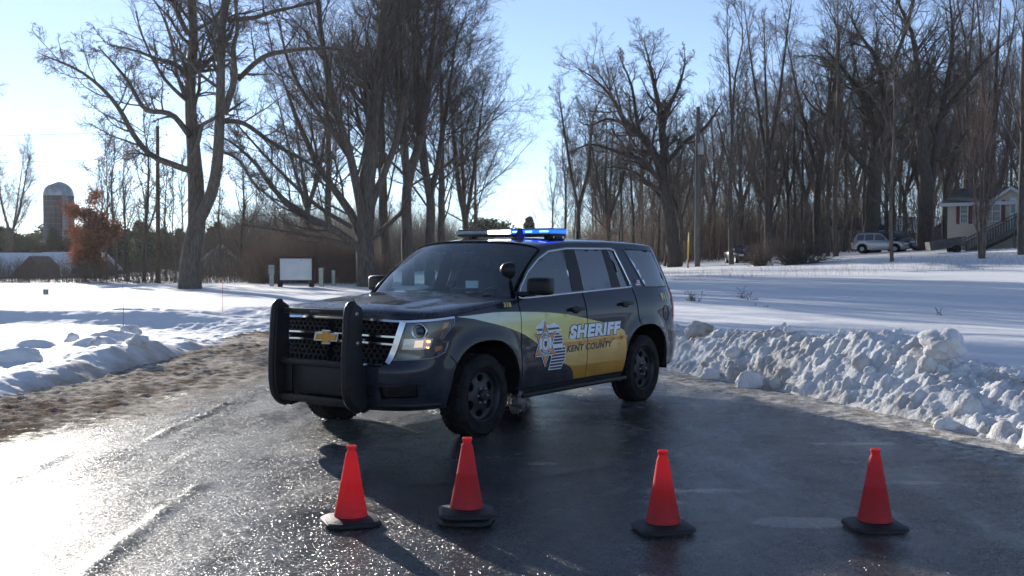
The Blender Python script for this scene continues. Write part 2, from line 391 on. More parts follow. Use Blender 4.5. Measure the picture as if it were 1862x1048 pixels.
ZSH = [(-.53, 1.205), (0, 1.155), (.45, 1.108), (.7, 1.09), (.9, 1.082), (1.0, 1.08)]
def z_sh(x): return np.interp(x, [q[0] for q in ZSH], [q[1] for q in ZSH])
HEADLIGHT = yz([(.80, 1.062)]) + xz([(.72, 1.068), (.43, 1.083)]) + xz([(.445, 1.03), (.56, .94), (.60, .905), (.52, .885), (.555, .80), (.64, .765), (.78, .745)]) + yz([(.70, .742), (.735, .86)])
GR = [(0, 1.078), (.40, 1.078), (.795, 1.064), (.725, .85), (.665, .72), (.60, .685), (0, .685)]
def body_side(side):
    mb = MB()
    # front bumper and fender, from the nose centre to the door seam
    a = arch_pts(0, .50, -8, 180 + 8)
    sx = [q for q in a if q[1] > .33]
    out = [(0, .30)] + yz([(.5, .30), (.75, .305)]) + xz([(.70, .31), (.52, .315)]) + xz(sx) + xz([(-.533, .36), (-.533, 1.0), (-.533, 1.203)])
    out += xz([(x, float(z_sh(x))) for x in np.linspace(-.45, .6, 14)]) + [(float(s_x(.74)), 1.088)] + yz([(.86, 1.083), (.795, 1.075)]) + yz([(y, z - .004) for y, z in GR[2:]][:4]) + [(0, .68)]
    intake = yz([(.05, .42), (.05, .53), (.50, .53), (.50, .42)])
    fog = yz([(.60, .40), (.58, .51), (.80, .525)]) + xz([(.80, .53), (.79, .42)])
    plate = yz([(.0, .555), (.0, .675), (.36, .675), (.36, .555)])
    panel(mb, out, [HEADLIGHT, fog], .04, 0, side, .03)
    # quarter panel behind the rear door
    b = arch_pts(AX[1], .50, -14, 112)
    rear = [(float(SL[-1]), .36), (float(SL[-1]), 1.255)] + xz([(-3.95, 1.26), (-3.6, 1.262), (-3.2, 1.262), (-2.75, 1.262), (-2.765, 1.05), (-2.775, .93)])
    b = [q for q in b if q[0] < -2.78 or q[1] < .6]
    b = [q for q in arch_pts(AX[1], .50, 71, 190) if q[1] > .36]
    tl = xz([(-3.90, .93), (-3.72, .93), (-3.735, 1.24), (-3.90, 1.245)])
    q = xz([(-2.775, .93)] + b + [(-3.46, .37)]) + [(float(SL[-1]), .36), (float(SL[-1]), 1.262)] + xz([(-3.95, 1.262), (-3.6, 1.262), (-3.2, 1.262), (-2.757, 1.262)])
    panel(mb, q, [], .05, 0, side, .03)
    # rocker under the doors
    panel(mb, xz([(-.51, .30), (-.51, .366), (-2.44, .366), (-2.44, .30)]), [], .06, -.004, side, .02)
    # upper body side: A pillar, roof rail, rear pillars
    up = xz([(-.52, 1.21), (-.66, 1.345), (-.84, 1.495), (-1.0, 1.60), (-1.14, 1.672)]) + xz(RAIL) + xz([(-3.98, 1.50), (-3.98, 1.262), (-3.6, 1.262), (-3.0, 1.262), (-2.757, 1.262), (-2.757, 1.262), (-1.7, 1.24), (-.54, 1.205)])
    panel(mb, up, [xz(DOORWIN), xz(QWIN)], .05, 0, side, .025)
    return mb
RAIL = [(-1.22, 1.705), (-1.40, 1.735), (-1.7, 1.752), (-2.5, 1.762), (-3.1, 1.752), (-3.5, 1.735), (-3.8, 1.705), (-3.9, 1.68)]
DOORWIN = [(-.60, 1.227), (-.585, 1.25), (-.665, 1.335), (-.83, 1.465), (-1.07, 1.59), (-1.30, 1.668), (-1.65, 1.70), (-2.52, 1.703), (-2.60, 1.685), (-2.75, 1.285), (-1.77, 1.256), (-.70, 1.225)]
QWIN = [(-2.83, 1.70), (-3.54, 1.682), (-3.68, 1.275), (-3.075, 1.28)]
mb = body_side(1); m2 = body_side(-1); mb.add(m2.V, m2.F)
# tailgate and rear glass closing panel (z above belt)
body = fixn(mb.build('body', M['navy'], car)); autosmooth(body, 40)

# hood
def hood():
    ss = list(np.linspace(0, float(s_y(.86)), 18)) + list(s_x(np.concatenate([np.linspace(.74, -.5, 30)])))
    vs = np.linspace(0, 1, 20) ** 1.6; V = []; n = len(ss)
    for s in ss:
        x0 = np.interp(s, SL, PLAN[:, 0]); zb = float(z_sh(x0)) + .003; B = Pm(s, zb); cx = min(B[0], .62)
        zc = np.interp(cx, [-.52, -.2, .2, .62], [1.262, 1.25, 1.225, 1.19])
        for v in vs:
            x = B[0] + (cx - B[0]) * v; y = B[1] * (1 - v); f = (1 - (1 - v) ** 3.2) ** (1 / 2.6)
            z = zb + (zc - zb) * f + .016 * float(smooth(.66, .54, abs(y))) * float(smooth(.86, .70, x)) * (1 if v > .02 else 0)
            V.append((x, y, z))
    F = []; k = len(vs)
    for i in range(n - 1):
        for j in range(k - 1): F.append((i * k + j, (i + 1) * k + j, (i + 1) * k + j + 1, i * k + j + 1))
    W = [(x, -y, z) for x, y, z in V]; mb = MB(); mb.add(V, F); mb.add(W, [f[::-1] for f in F]); return mb
hd = hood().build('hood', None, car); hd = fixn(hd, (0, 0, .6))
def hoodmat():
    m, nt, b = newmat('dusty_navy_paint')
    tc = N(nt, 'ShaderNodeTexCoord'); n = N(nt, 'ShaderNodeTexNoise'); n.inputs['Scale'].default_value = 2.2; n.inputs['Detail'].default_value = 10; n.inputs['Roughness'].default_value = .7
    nt.links.new(tc.outputs['Object'], n.inputs['Vector']); n2 = N(nt, 'ShaderNodeTexNoise'); n2.inputs['Scale'].default_value = 90; n2.inputs['Detail'].default_value = 4; nt.links.new(tc.outputs['Object'], n2.inputs['Vector'])
    ad = N(nt, 'ShaderNodeMath', operation='MULTIPLY_ADD'); ad.inputs[1].default_value = .35; nt.links.new(n2.outputs['Fac'], ad.inputs[0]); nt.links.new(n.outputs['Fac'], ad.inputs[2])
    r = N(nt, 'ShaderNodeMapRange'); r.inputs['From Min'].default_value = .60; r.inputs['From Max'].default_value = .92; r.inputs['To Max'].default_value = .55; nt.links.new(ad.outputs[0], r.inputs['Value'])
    mx = N(nt, 'ShaderNodeMix', data_type='RGBA'); mx.inputs['A'].default_value = (.006, .011, .026, 1); mx.inputs['B'].default_value = (.16, .15, .14, 1)
    nt.links.new(r.outputs[0], mx.inputs['Factor']); nt.links.new(mx.outputs['Result'], b.inputs['Base Color'])
    r2 = N(nt, 'ShaderNodeMapRange'); r2.inputs['From Max'].default_value = .62; r2.inputs['To Min'].default_value = .2; r2.inputs['To Max'].default_value = .55; nt.links.new(r.outputs[0], r2.inputs['Value']); nt.links.new(r2.outputs[0], b.inputs['Roughness'])
    b.inputs['Coat Weight'].default_value = .6; b.inputs['Coat Roughness'].default_value = .06; b.inputs['Specular IOR Level'].default_value = .2
    return m
hd.data.materials.append(hoodmat())
# seam between hood and fender
for sd_ in (1, -1): strip(MB(), [(float(s_x(x)), float(z_sh(x)) + .001) for x in np.linspace(-.53, .74, 20)], .007, .0015, .003, sd_).build('hood_seam', M['matte'], car)

# roof
def roof():
    xs = [-1.14, -1.2, -1.3, -1.45, -1.65, -1.9, -2.2, -2.5, -2.8, -3.1, -3.4, -3.6, -3.8, -3.9, -3.98]
    ZD = [(-1.14, 1.672)] + RAIL + [(-3.98, 1.655)]
    V = []; vs = np.linspace(0, 1, 16) ** 1.5; k = len(vs)
    for i, x in enumerate(xs):
        zd = np.interp(-x, [-q[0] for q in ZD], [q[1] for q in ZD]); yb = Pm(s_x(x), zd)[1]; xb = Pm(s_x(x), zd)[0]
        zc = np.interp(-x, [1.0, 1.2, 1.45, 1.8, 2.5, 3.3, 3.75, 3.98], [1.735, 1.775, 1.805, 1.822, 1.822, 1.80, 1.765, 1.735])
        fwd = .14 * max(0, 1 - i / 4.0)
        for v in vs:
            f = (1 - (1 - v) ** 2.6) ** (1 / 2.0); V.append((xb + fwd * (1 - (1 - v) ** 2), yb * (1 - v), zd + (zc - zd) * f))
    F = []
    for i in range(len(xs) - 1):
        for j in range(k - 1): F.append((i * k + j, (i + 1) * k + j, (i + 1) * k + j + 1, i * k + j + 1))
    mb = MB(); mb.add(V, F); mb.add([(x, -y, z) for x, y, z in V], F); front = V[:k]; return mb, front
mb, ROOF_FRONT = roof(); fixn(mb.build('roof', M['navy'], car), (-2.5, 0, .5))
# windshield between the cowl and the roof header
def wsgrid(a, b, nv=14, inset=0.0):
    V = []; n = len(a)
    for t in np.linspace(0, 1, nv):
        for i in range(n):
            p = np.array(a[i]) * (1 - t) + np.array(b[i]) * t; bul = .035 * 4 * t * (1 - t); V.append((p[0] + bul * .6, p[1], p[2] + bul * .8))
    return V, [(j * n + i, j * n + i + 1, (j + 1) * n + i + 1, (j + 1) * n + i) for j in range(nv - 1) for i in range(n - 1)]
ap_top = ROOF_FRONT
ap_base = []
for q in ap_top:
    u = q[1] / ap_top[0][1]; yb = .885 * u; ap_base.append((-.33 - .19 * abs(u) ** 2.4, yb, 1.232 - .025 * abs(u) ** 3))
full = lambda L: [tuple(q) for q in L] + [(q[0], -q[1], q[2]) for q in L[::-1][1:]]
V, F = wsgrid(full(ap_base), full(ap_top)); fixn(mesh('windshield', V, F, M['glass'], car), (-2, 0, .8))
# black frit around the glass, hood cowl, header seam
mb = MB()
b_ = full(ap_base); t_ = full(ap_top)
mb.tube([(x + .012, y, z + .004) for x, y, z in b_], .018, 6)
mb.tube([(x + .006, y, z + .004) for x, y, z in t_], .007, 5)
for sg in (0, -1): mb.tube([np.array(b_[sg]) * (1 - t) + np.array(t_[sg]) * t + np.array([.035 * 4 * t * (1 - t) * .6, 0, .035 * 4 * t * (1 - t) * .8 + .002]) for t in np.linspace(0, 1, 10)], .014, 6)
mb.build('windshield_seal', M['matte'], car)
mb = MB(); V, F = wsgrid([(q[0] + .26, q[1] * 1.0, q[2] - .015) for q in b_], [(q[0] - .02, q[1], q[2] - .01) for q in b_], 4); mb.add(V, F); mb.build('cowl', M['black'], car)
# rear face
mb = MB()
V = []; zz = [1.255, 1.35, 1.5, 1.62, 1.70, 1.735]
for z in zz:
    for s in np.linspace(float(s_x(-3.98)) if z > 1.4 else float(s_x(-3.97)), float(SL[-1]), 12):
        p = Pm(s, z); V.append(p)
F = [(j * 12 + i, j * 12 + i + 1, (j + 1) * 12 + i + 1, (j + 1) * 12 + i) for j in range(len(zz) - 1) for i in range(11)]
mb.add(V, F); mb.add([(x, -y, z) for x, y, z in V], F); mb.build('rear_window', M['tint_glass'], car)

# doors, glass and trim on both sides
def seam(nm, pts, side): strip(MB(), xz(pts), .009, .0045, .003, side).build(nm, M['matte'], car)
for side in (1, -1):
    fd = panel(MB(), xz([(-.541, .37), (-.541, 1.0), (-.541, 1.203), (-.62, 1.222), (-1.2, 1.238), (-1.694, 1.25), (-1.694, .37)]), [], .05, 0, side, .03)
    fdo = fixn(fd.build('front_door', M['navy'], car)); autosmooth(fdo, 40)
    ra = [q for q in arch_pts(AX[1], .50, 8, 71)]
    ra = [q for q in ra if q[1] > .37]
    rd = panel(MB(), xz([(-1.704, .37), (-1.704, 1.25), (-2.2, 1.259), (-2.752, 1.274), (-2.757, 1.05), (-2.768, .93)] + ra[::-1] + [(-2.45, .37)]), [], .05, 0, side, .03)
    rdo = fixn(rd.build('rear_door', M['navy'], car)); autosmooth(rdo, 40)
    fw = [(-.62, 1.232), (-.60, 1.255), (-.67, 1.335), (-.84, 1.462), (-1.08, 1.585), (-1.31, 1.66), (-1.60, 1.688), (-1.545, 1.262), (-.72, 1.235)]
    rw = [(-1.81, 1.69), (-2.36, 1.694), (-2.345, 1.278), (-1.772, 1.272)]
    sw = [(-2.48, 1.694), (-2.575, 1.690), (-2.68, 1.285), (-2.535, 1.281)]
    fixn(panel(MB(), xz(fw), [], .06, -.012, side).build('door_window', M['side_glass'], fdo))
    fixn(panel(MB(), xz(rw), [], .06, -.012, side).build('door_window', M['tint_glass'], rdo))
    fixn(panel(MB(), xz(sw), [], .06, -.012, side).build('vent_window', M['tint_glass'], rdo))
    fixn(panel(MB(), xz([(x * .998 - .006, 1.28 + (z - 1.28) * .985) for x, z in QWIN]), [], .06, -.003, side).build('quarter_window', M['tint_glass'], car))
    # gloss black pillars between the panes
    mb = MB(); panel(mb, xz(DOORWIN), [xz(fw), xz(rw), xz(sw)], .05, -.009, side); fixn(mb.build('window_pillar', M['black'], car))
    mb = MB(); strip(mb, xz(DOORWIN), .024, .007, .012, side, closed=True); mb.build('window_trim', M['chrome'], car)
    mb = MB(); strip(mb, xz([(-2.79, 1.70), (-3.03, 1.30), (-3.07, 1.27), (-3.68, 1.268)]), .012, .004, .006, side); mb.build('quarter_trim', M['black'], car)
    seam('door_seam', [(-.537, .37), (-.537, .8), (-.537, 1.2)], side); seam('door_seam', [(-1.699, .37), (-1.699, .8), (-1.699, 1.245)], side)
    seam('door_seam', [(-2.772, .9), (-2.760, 1.05), (-2.755, 1.262)], side); seam('sill_seam', [(-.55, .37), (-1.6, .37), (-2.44, .37)], side)
    seam('fuel_door_seam', [(-3.447 + .085 * math.cos(a), .972 + .085 * math.sin(a)) for a in np.linspace(0, 2 * math.pi, 20)], side)
    seam('bumper_seam', [(.50, .76), (.44, .70), (.42, .62), (.47, .54)], side)
    # handles
    for xh, zh, par in ((-1.50, 1.078, fdo), (-2.50, 1.10, rdo)):
        mb = MB(); c = Pn(s_x(xh), zh, .0); y = float(c[1])
        mb.sphere((xh, side * (y + .004), zh), .06, 2, (1.5, .25, .62))
        mb.box((xh, side * (y + .032), zh + .012), (.23, .022, .034), 0, .009); mb.box((xh + .09, side * (y + .016), zh + .01), (.03, .03, .03)); mb.box((xh - .09, side * (y + .016), zh + .01), (.03, .03, .03))
        mb.build('door_handle', M['black'], par)
    # mirror
    mb = MB(); xm = -.66 if side > 0 else -.86; mb.box((xm, side * (1.135 if side > 0 else 1.08), 1.335), (.17, .235, .165), side * .12, .045); mb.box((xm + .03, side * .98, 1.262), (.13, .16, .045), 0, .015)
    mo = mb.build('side_mirror', M['black'], fdo)
    # running board
    mb = MB(); mb.box((-1.49, side * .965, .315), (1.92, .15, .045), 0, .018); mb.box((-.8, side * .86, .33), (.06, .2, .03)); mb.box((-2.2, side * .86, .33), (.06, .2, .03))
    mb.build('running_board', M['black'], car)
    # wheel wells
    for cx in AX:
        mb = MB(); pr_ = arch_pts(cx, .505, -4, 184, 24); n = len(pr_)
        V = [(x, side * .99, z) for x, z in pr_] + [(x, side * .60, z) for x, z in pr_]; mb.add(V, [(i, i + 1, n + i + 1, n + i) for i in range(n - 1)])
        mb.add([(x, side * .60, z) for x, z in pr_], [tuple(range(n))]); mb.build('wheel_well', M['matte'], car)
    # tail light
    mb = panel(MB(), xz([(-3.93, .93), (-3.715, .90), (-3.73, 1.235), (-3.93, 1.25)]), [], .05, .004, side, .01); fixn(mb.build('tail_light', M['red_lens'], car))
# ------------------------------------------------------------------ SUV front end
DARK = M['matte']
mb = MB()
for side in (1, -1):
    panel(mb, yz([(y, z) for y, z in GR]), [], .06, -.07, side)
mb.build('grille_back', DARK, car)
grille = MB()
# chrome surround and the twin bars
for side in (1, -1):
    strip(grille, yz([(0, 1.078), (.40, 1.078), (.80, 1.064)]) + xz([(.72, 1.072), (.44, 1.088)]), .03, .010, .03, side)
    strip(grille, yz([(.775, 1.06), (.715, .85), (.66, .71)]), .085, .012, .05, side)
    strip(grille, yz([(0, .695), (.45, .695), (.62, .70)]), .022, .006, .03, side)
    strip(grille, yz([(0, .945), (.40, .943), (.735, .935)]), .026, .012, .03, side)
    strip(grille, yz([(0, .885), (.40, .883), (.715, .872)]), .026, .012, .03, side)
gr = grille.build('grille', M['chrome'], car); autosmooth(gr, 40)
# honeycomb inserts
def hexmesh(mb, z0, z1, side):
    hw, hh = .062, .042; r = 0; z = z0 + hh / 2
    while z < z1:
        y = (hw / 2 if r % 2 else 0) - (0 if side > 0 else 0)
        while y < .70:
            lim = .60 + (z - .70) * .32
            if .01 < y < lim:
                P = [(y + hw * .5 * .92 * math.cos(a) * 1.1, z + hh * .55 * math.sin(a)) for a in np.radians([0, 60, 120, 180, 240, 300])]
                if all(0 <= p[0] < .76 for p in P): strip(mb, yz(P), .011, -.025, .02, side, closed=True)
            y += hw
        z += hh * .92; r += 1
for side in (1, -1):
    for z0_, z1_ in ((.955, 1.06), (.71, .87)): mb = MB(); hexmesh(mb, z0_, z1_, side); mb.build('grille_mesh', M['black'], gr)
# bow-tie emblem: chrome rim with a gold face
def bow(w_, h_, t_): 
    return [(-w_, t_ * .55), (-w_ * .78, -t_ * 1.0), (-w_ * .26, -t_ * 1.0), (-w_ * .38, -h_), (w_ * .22, -h_), (w_ * .30, -t_), (w_ * .86, -t_), (w_, t_ * .9)[:2], (w_ * .82, t_ * 1.15), (w_ * .30, t_ * 1.15), (w_ * .38, h_), (-w_ * .22, h_), (-w_ * .30, t_ * 1.15), (-w_ * .9, t_ * 1.15)]
def emblem(w_, h_, t_, x0, x1):
    P = [(-w_, -t_), (-.30 * w_, -t_), (-.36 * w_, -h_), (.30 * w_, -h_), (.36 * w_, -t_), (.86 * w_, -t_), (w_, t_), (.30 * w_, t_), (.36 * w_, h_), (-.30 * w_, h_), (-.36 * w_, t_), (-.86 * w_, t_)]
    mb = MB(); V, T, L = cdt(P, [], .2); mb.add([(x1, y, .912 + z) for y, z in V], T)
    lp = L[0]; n = len(lp); mb.add([(x1, y, .912 + z) for y, z in lp] + [(x0, y, .912 + z) for y, z in lp], [(i, (i + 1) % n, n + (i + 1) % n, n + i) for i in range(n)]); return mb
em = emblem(.155, .062, .036, .95, .995).build('emblem', M['chrome'], gr, smooth=False)
emblem(.130, .050, .025, .98, 1.0).build('emblem_face', M['gold_badge'], em, smooth=False)

for side in (1, -1):
    # lower intake pocket and plate bracket
    fog = yz([(.60, .40), (.58, .51), (.80, .525)]) + xz([(.80, .53), (.79, .42)])
    mb = panel(MB(), fog, [], .05, -.05, side); 
    for z in (.435, .46, .485, .51): strip(mb, yz([(.66, z), (.80, z + .006)]) + xz([(.82, z + .006)]), .008, -.02, .02, side)
    mb.build('fog_lamp_pocket', M['black'], car)
    mb = MB(); strip(mb, yz([(.57, .535), (.72, .54)]) + xz([(.81, .548), (.74, .545)]), .016, .006, .01, side); strip(mb, yz([(.30, .345), (.6, .345)]) + xz([(.8, .345), (.58, .345)]), .05, .012, .02, side)
    mb.build('bumper_trim', M['black'], car)
    # headlight
    hl = MB(); panel(hl, HEADLIGHT, [], .04, -.07, side)
    lp = densify(HEADLIGHT, .03); a = Pn(lp[:, 0], lp[:, 1], .0, side); b = Pn(lp[:, 0], lp[:, 1], -.07, side); n = len(lp)
    hl.add(np.concatenate([a, b]), [(i, (i + 1) % n, n + (i + 1) % n, n + i) for i in range(n)])
    ho = hl.build('headlight', M['headlight_case'] if 'headlight_case' in M else pm('headlight_case', (.025, .03, .04), .35, .1), car)
    c = Pn(s_x(.80), .985, -.03, 1); c = np.array([c[0], c[1] * side, c[2]])
    nrm = Vector((.86, .5 * side, 0)).normalized()
    Rm = nrm.to_track_quat('Z', 'Y').to_matrix().to_4x4()
    mb = MB(); pb = MB(); pb.lathe([(.030, .0), (.050, .03), (.062, .05), (.068, .045), (.070, .0)], 24); mb.add([Rm @ Vector(v) + Vector(c) for v in pb.V], pb.F); mb.build('projector_ring', M['chrome'], ho)
    mb = MB(); pb = MB(); pb.sphere((0, 0, .02), .040, 3, (1, 1, .6)); mb.add([Rm @ Vector(v) + Vector(c) for v in pb.V], pb.F); mb.build('projector_lens', M['proj'] if 'proj' in M else pm('projector_lens', (.05, .07, .1), .05, .2), ho)
    mb = panel(MB(), yz([(.765, .92)]) + xz([(.78, .92), (.66, .915), (.70, .835), (.80, .825)]) + yz([(.745, .83)]), [], .03, -.045, side, .02)
    mb.build('lamp_bowl', pm('lamp_bowl', (.55, .5, .46), .25, .8), ho)
    mb = panel(MB(), xz([(.835, .905), (.765, .905), (.775, .845), (.845, .845)]), [], .03, -.038, side); mb.build('running_lamp', M['warm_lit'], ho)
    for xx, zz, rr in ((.715, .893, .009), (.725, .842, .006)): MB().sphere(Pn(s_x(xx), zz, -.03, side), rr, 2).build('indicator_bulb', M['amber_lit'], ho)
    panel(MB(), xz([(.545, 1.045), (.47, 1.055), (.50, 1.01), (.57, .985)]), [], .03, -.03, side).build('amber_reflector', M['amber'], ho); panel(MB(), xz([(.65, .845), (.56, .855), (.575, .815), (.65, .80)]), [], .03, -.03, side).build('amber_reflector', M['amber'], ho)
    fixn(panel(MB(), HEADLIGHT, [], .04, -.004, side).build('headlight_lens', M['lens'], ho))
    mb = MB(); strip(mb, xz([(.43, 1.083), (.445, 1.03), (.56, .94), (.60, .905)]), .012, .003, .012, side); strip(mb, xz([(.52, .885), (.555, .80), (.64, .765), (.78, .745)]) + yz([(.70, .742)]), .012, .003, .012, side); mb.build('headlight_trim', pm('lamp_edge', (.22, .25, .3), .2, .8), ho)
mb = MB(); mb.box((1.005, 0, .62), (.02, .40, .12), 0, .006); mb.build('number_plate_holder', pm('plate_holder', (.03, .022, .026), .4, var=.4, vscale=14), car)
mb = MB(); mb.box((.94, 0, .475), (.12, 1.05, .10), 0, .02); mb.build('bumper_intake', M['matte'], car)

# push bumper
pb = empty('push_bumper', (0, 0, 0), 0, car)
for side in (1, -1):
    # D-shaped upright plate, extruded across y
    front = catmull([(1.10, 1.215), (1.155, 1.20), (1.185, 1.13), (1.20, .95), (1.215, .75), (1.215, .55), (1.19, .42), (1.13, .345), (1.05, .315)], 6)
    back = catmull([(.985, .33), (.975, .45), (1.01, .62), (1.04, .75), (1.045, .95), (1.035, 1.08), (1.045, 1.185)], 6)
    prof = np.concatenate([front, back]); n = len(prof); y0, y1 = side * .405, side * .485
    c = prof.mean(0); V = []; F = []
    for (yy, sc_) in ((y0, .93), (y0 + side * .012, 1.0), (y1 - side * .012, 1.0), (y1, .93)):
        V += [(c[0] + (p[0] - c[0]) * sc_ , yy, c[1] + (p[1] - c[1]) * (1 - (1 - sc_) * .25)) for p in prof]
    for r in range(3): F += [(r * n + i, r * n + (i + 1) % n, (r + 1) * n + (i + 1) % n, (r + 1) * n + i) for i in range(n)]
    F += [tuple(range(n)), tuple(range(3 * n, 4 * n))]
    up = fixn(MB().add(V, F).build('upright', M['bumper'], pb), (1.1, side * .445, .75)); autosmooth(up, 50)
    mb = MB(); mb.tube([(p[0] + .004, (y0 + y1) / 2, p[1]) for p in front], .030, 8); mb.build('rubber_edge', M['black'], up)
    for xb_, zb_ in ((1.11, 1.13), (1.10, .885)): MB().lathe([(0, .008), (.018, .006), (.02, 0)], 12, 'Y', (xb_, y1 if side > 0 else y1 - .006, zb_)).build('bolt', M['nut'], up)
    mb = MB(); mb.tube([(1.06, side * .445, .325), (1.0, side * .445, .30), (.95, side * .445, .31), (.90, side * .40, .33)], .018, 6); mb.build('bracket', M['bumper'], pb)
for (x, z, h_, d_) in ((1.10, 1.14, .05, .05), (1.14, .70, .055, .05), (1.13, .385, .06, .06)):
    mb = MB(); mb.box((x, 0, z), (d_, .82, h_), 0, .018); autosmooth(mb.build('crossbar', M['bumper'], pb), 50)
mb = MB(); mb.box((1.09, 0, .545), (.012, .62, .24), 0, .004); mb.box((1.10, .36, .545), (.02, .10, .24), 0, .006); mb.box((1.10, -.36, .545), (.02, .10, .24), 0, .006); mb.build('centre_plate', M['bumper'], pb)
for side in (1, -1):
    mb = MB(); mb.box((1.01, side * .455, .91), (.04, .06, .02), 0, .006); mb.build('bumper_lamp', M['chrome'], pb)
mb = MB(); V, F = text_pts('SETINA', .01); lo, hi = V.min(0), V.max(0)
mb.add([(1.126, -.06 + .12 * (u[0] - lo[0]) / (hi[0] - lo[0]), 1.132 + .018 * (u[1] - lo[1]) / (hi[1] - lo[1])) for u in V], F); mb.build('maker_lettering', pm('grey_print', (.2, .2, .22), .5), pb)

# ------------------------------------------------------------------ wheels
def wheel(cx, side):
    w_ = empty('wheel', (cx, side * .855, WR), 0, car)
    if side < 0: w_.rotation_euler = (0, 0, math.pi)
    R = WR
    prof = [(.225, -.11), (.25, -.125), (.30, -.135), (.335, -.128), (.352, -.115), (R - .006, -.095), (R - .002, -.08), (R - .012, -.078), (R - .012, -.070), (R, -.068), (R, -.03), (R - .012, -.028), (R - .012, -.02), (R, -.018),
            (R, .018), (R - .012, .02), (R - .012, .028), (R, .03), (R, .068), (R - .012, .070), (R - .012, .078), (R - .002, .08), (R - .006, .095), (.352, .115), (.338, .126), (.330, .134), (.322, .131), (.30, .136), (.262, .131), (.258, .136), (.248, .126), (.232, .116), (.225, .105)]
    tb = MB(); tb.lathe(prof, 60, 'Y')      # carcass, then the shoulder tread blocks
    for k in range(48):
        a = 2 * math.pi * k / 48
        for yy in (.088, -.088):
            Mx = Matrix.Rotation(-a, 4, 'Y') @ Matrix.Translation((R - .003, yy, 0)); V = MB().box((0, 0, 0), (.016, .036, .028), 0, 0)
            tb.add([Mx @ Vector(v) for v in V.V], V.F)
    to = tb.build('tyre', M['rubber'], w_); autosmooth(to, 40)
    # steel disc with six openings
    rim = MB(); rim.lathe([(.222, .108), (.232, .118), (.228, .108), (.215, .085), (.205, .05), (.20, -.1)], 48, 'Y')
    holes = []
    for k in range(6):
        a = math.radians(32 + 60 * k); da = .30; pts = []
        for (rr, aa) in ((.186, -da * .72), (.193, 0), (.186, da * .72), (.165, da * .95), (.135, da * .75), (.122, 0), (.135, -da * .75), (.165, -da * .95)):
            pts.append((rr * math.cos(a + aa), rr * math.sin(a + aa)))
        holes.append([tuple(q) for q in catmull(pts + [pts[0]], 3)[:-1]])
    outer = [(.21 * math.cos(a), .21 * math.sin(a)) for a in np.linspace(0, 2 * math.pi, 48, endpoint=False)]
    V, T, L = cdt(outer, holes, .022)
    def dish(p):
        r = np.hypot(p[:, 0], p[:, 1]); return np.interp(r, [0, .085, .10, .13, .17, .195, .21], [.088, .088, .084, .075, .066, .070, .072])
    y = dish(V); rim.add(np.stack([V[:, 0], y, V[:, 1]], 1), T)
    for lp in L[1:]:
        y = dish(lp); n = len(lp); rim.add(np.concatenate([np.stack([lp[:, 0], y, lp[:, 1]], 1), np.stack([lp[:, 0], y - .03, lp[:, 1]], 1)]), [(i, (i + 1) % n, n + (i + 1) % n, n + i) for i in range(n)])
    ro = rim.build('rim', M['rim'], w_); autosmooth(ro, 40)
    cp = MB(); cp.lathe([(0, .118), (.03, .117), (.044, .112), (.048, .10), (.05, .088)], 24, 'Y'); cp.build('centre_cap', M['bumper'], ro)
    nb = MB()
    for k in range(6):
        a = math.radians(60 * k + 2); nb.lathe([(0, .030), (.009, .027), (.013, .018), (.014, 0)], 6, 'Y', (.070 * math.cos(a), .086, .070 * math.sin(a)))
    nb.build('lug_nuts', M['nut'], ro)
    hb = MB(); hb.lathe([(.20, -.02), (.0, -.02)], 24, 'Y'); hb.build('brake_disc', M['matte'], w_)
for cx in AX:
    for side in (1, -1): wheel(cx, side)
# underbody
mb = MB(); mb.box((-1.47, 0, .42), (1.95, 1.7, .16)); mb.box((.35, 0, .45), (.9, 1.15, .2)); mb.box((-3.6, 0, .5), (.95, 1.2, .2)); mb.box((-1.5, 0, .36), (5, .5, .08)); mb.tube([(0, -.8, .33), (0, .8, .33)], .05, 8); mb.tube([(-2.946, -.8, .35), (-2.946, .8, .35)], .06, 8); mb.build('underbody', M['matte'], car, smooth=False)

# ------------------------------------------------------------------ interior
mb = MB(); mb.box((-1.9, 0, .56), (3.4, 1.7, .06)); mb.box((-.62, 0, 1.08), (.5, 1.60, .22), 0, .08); mb.box((-2.05, 0, 1.15), (.05, 1.55, 1.12)); mb.box((-.95, 0, .85), (.6, .3, .5), 0, .05); mb.build('cabin_interior', M['interior'], car)
for sy in (.42, -.42):
    mb = MB(); mb.box((-1.35, sy, .85), (.52, .52, .16), 0, .06); mb.box((-1.66, sy, 1.18), (.15, .50, .62), 0, .06, Matrix.Rotation(-.22, 4, 'Y')); mb.box((-1.76, sy, 1.53), (.09, .27, .18), 0, .04); mb.build('front_seat', M['seat'], car)
mb = MB(); mb.tube([(-.95 + .06 * math.sin(a), .42 + .185 * math.cos(a), 1.13 + .175 * math.sin(a)) for a in np.linspace(0, 2 * math.pi, 28, endpoint=False)], .015, 8, closed=True); mb.tube([(-.95, .24, 1.13), (-.93, .42, 1.12), (-.95, .60, 1.13)], .018, 6); mb.tube([(-.93, .42, 1.12), (-.7, .42, 1.05)], .03, 8); mb.build('steering_wheel', M['interior'], car)
mb = MB(); mb.box((-.98, .07, 1.27), (.012, .13, .20), .5, .003, Matrix.Rotation(.45, 4, 'Z') @ Matrix.Rotation(-.15, 4, 'Y')); mb.build('clipboard', M['paper'], car)
mb = MB(); mb.box((-.95, 0, 1.62), (.05, .27, .07), 0, .02); mb.tube([(-.95, 0, 1.66), (-.97, 0, 1.72)], .012, 6); mb.build('rear_view_mirror', M['black'], car)
mb = MB(); mb.box((-.80, .13, 1.22), (.08, .30, .16), 0, .02, Matrix.Rotation(.25, 4, 'Z')); mb.build('computer_screen', M['interior'], car)

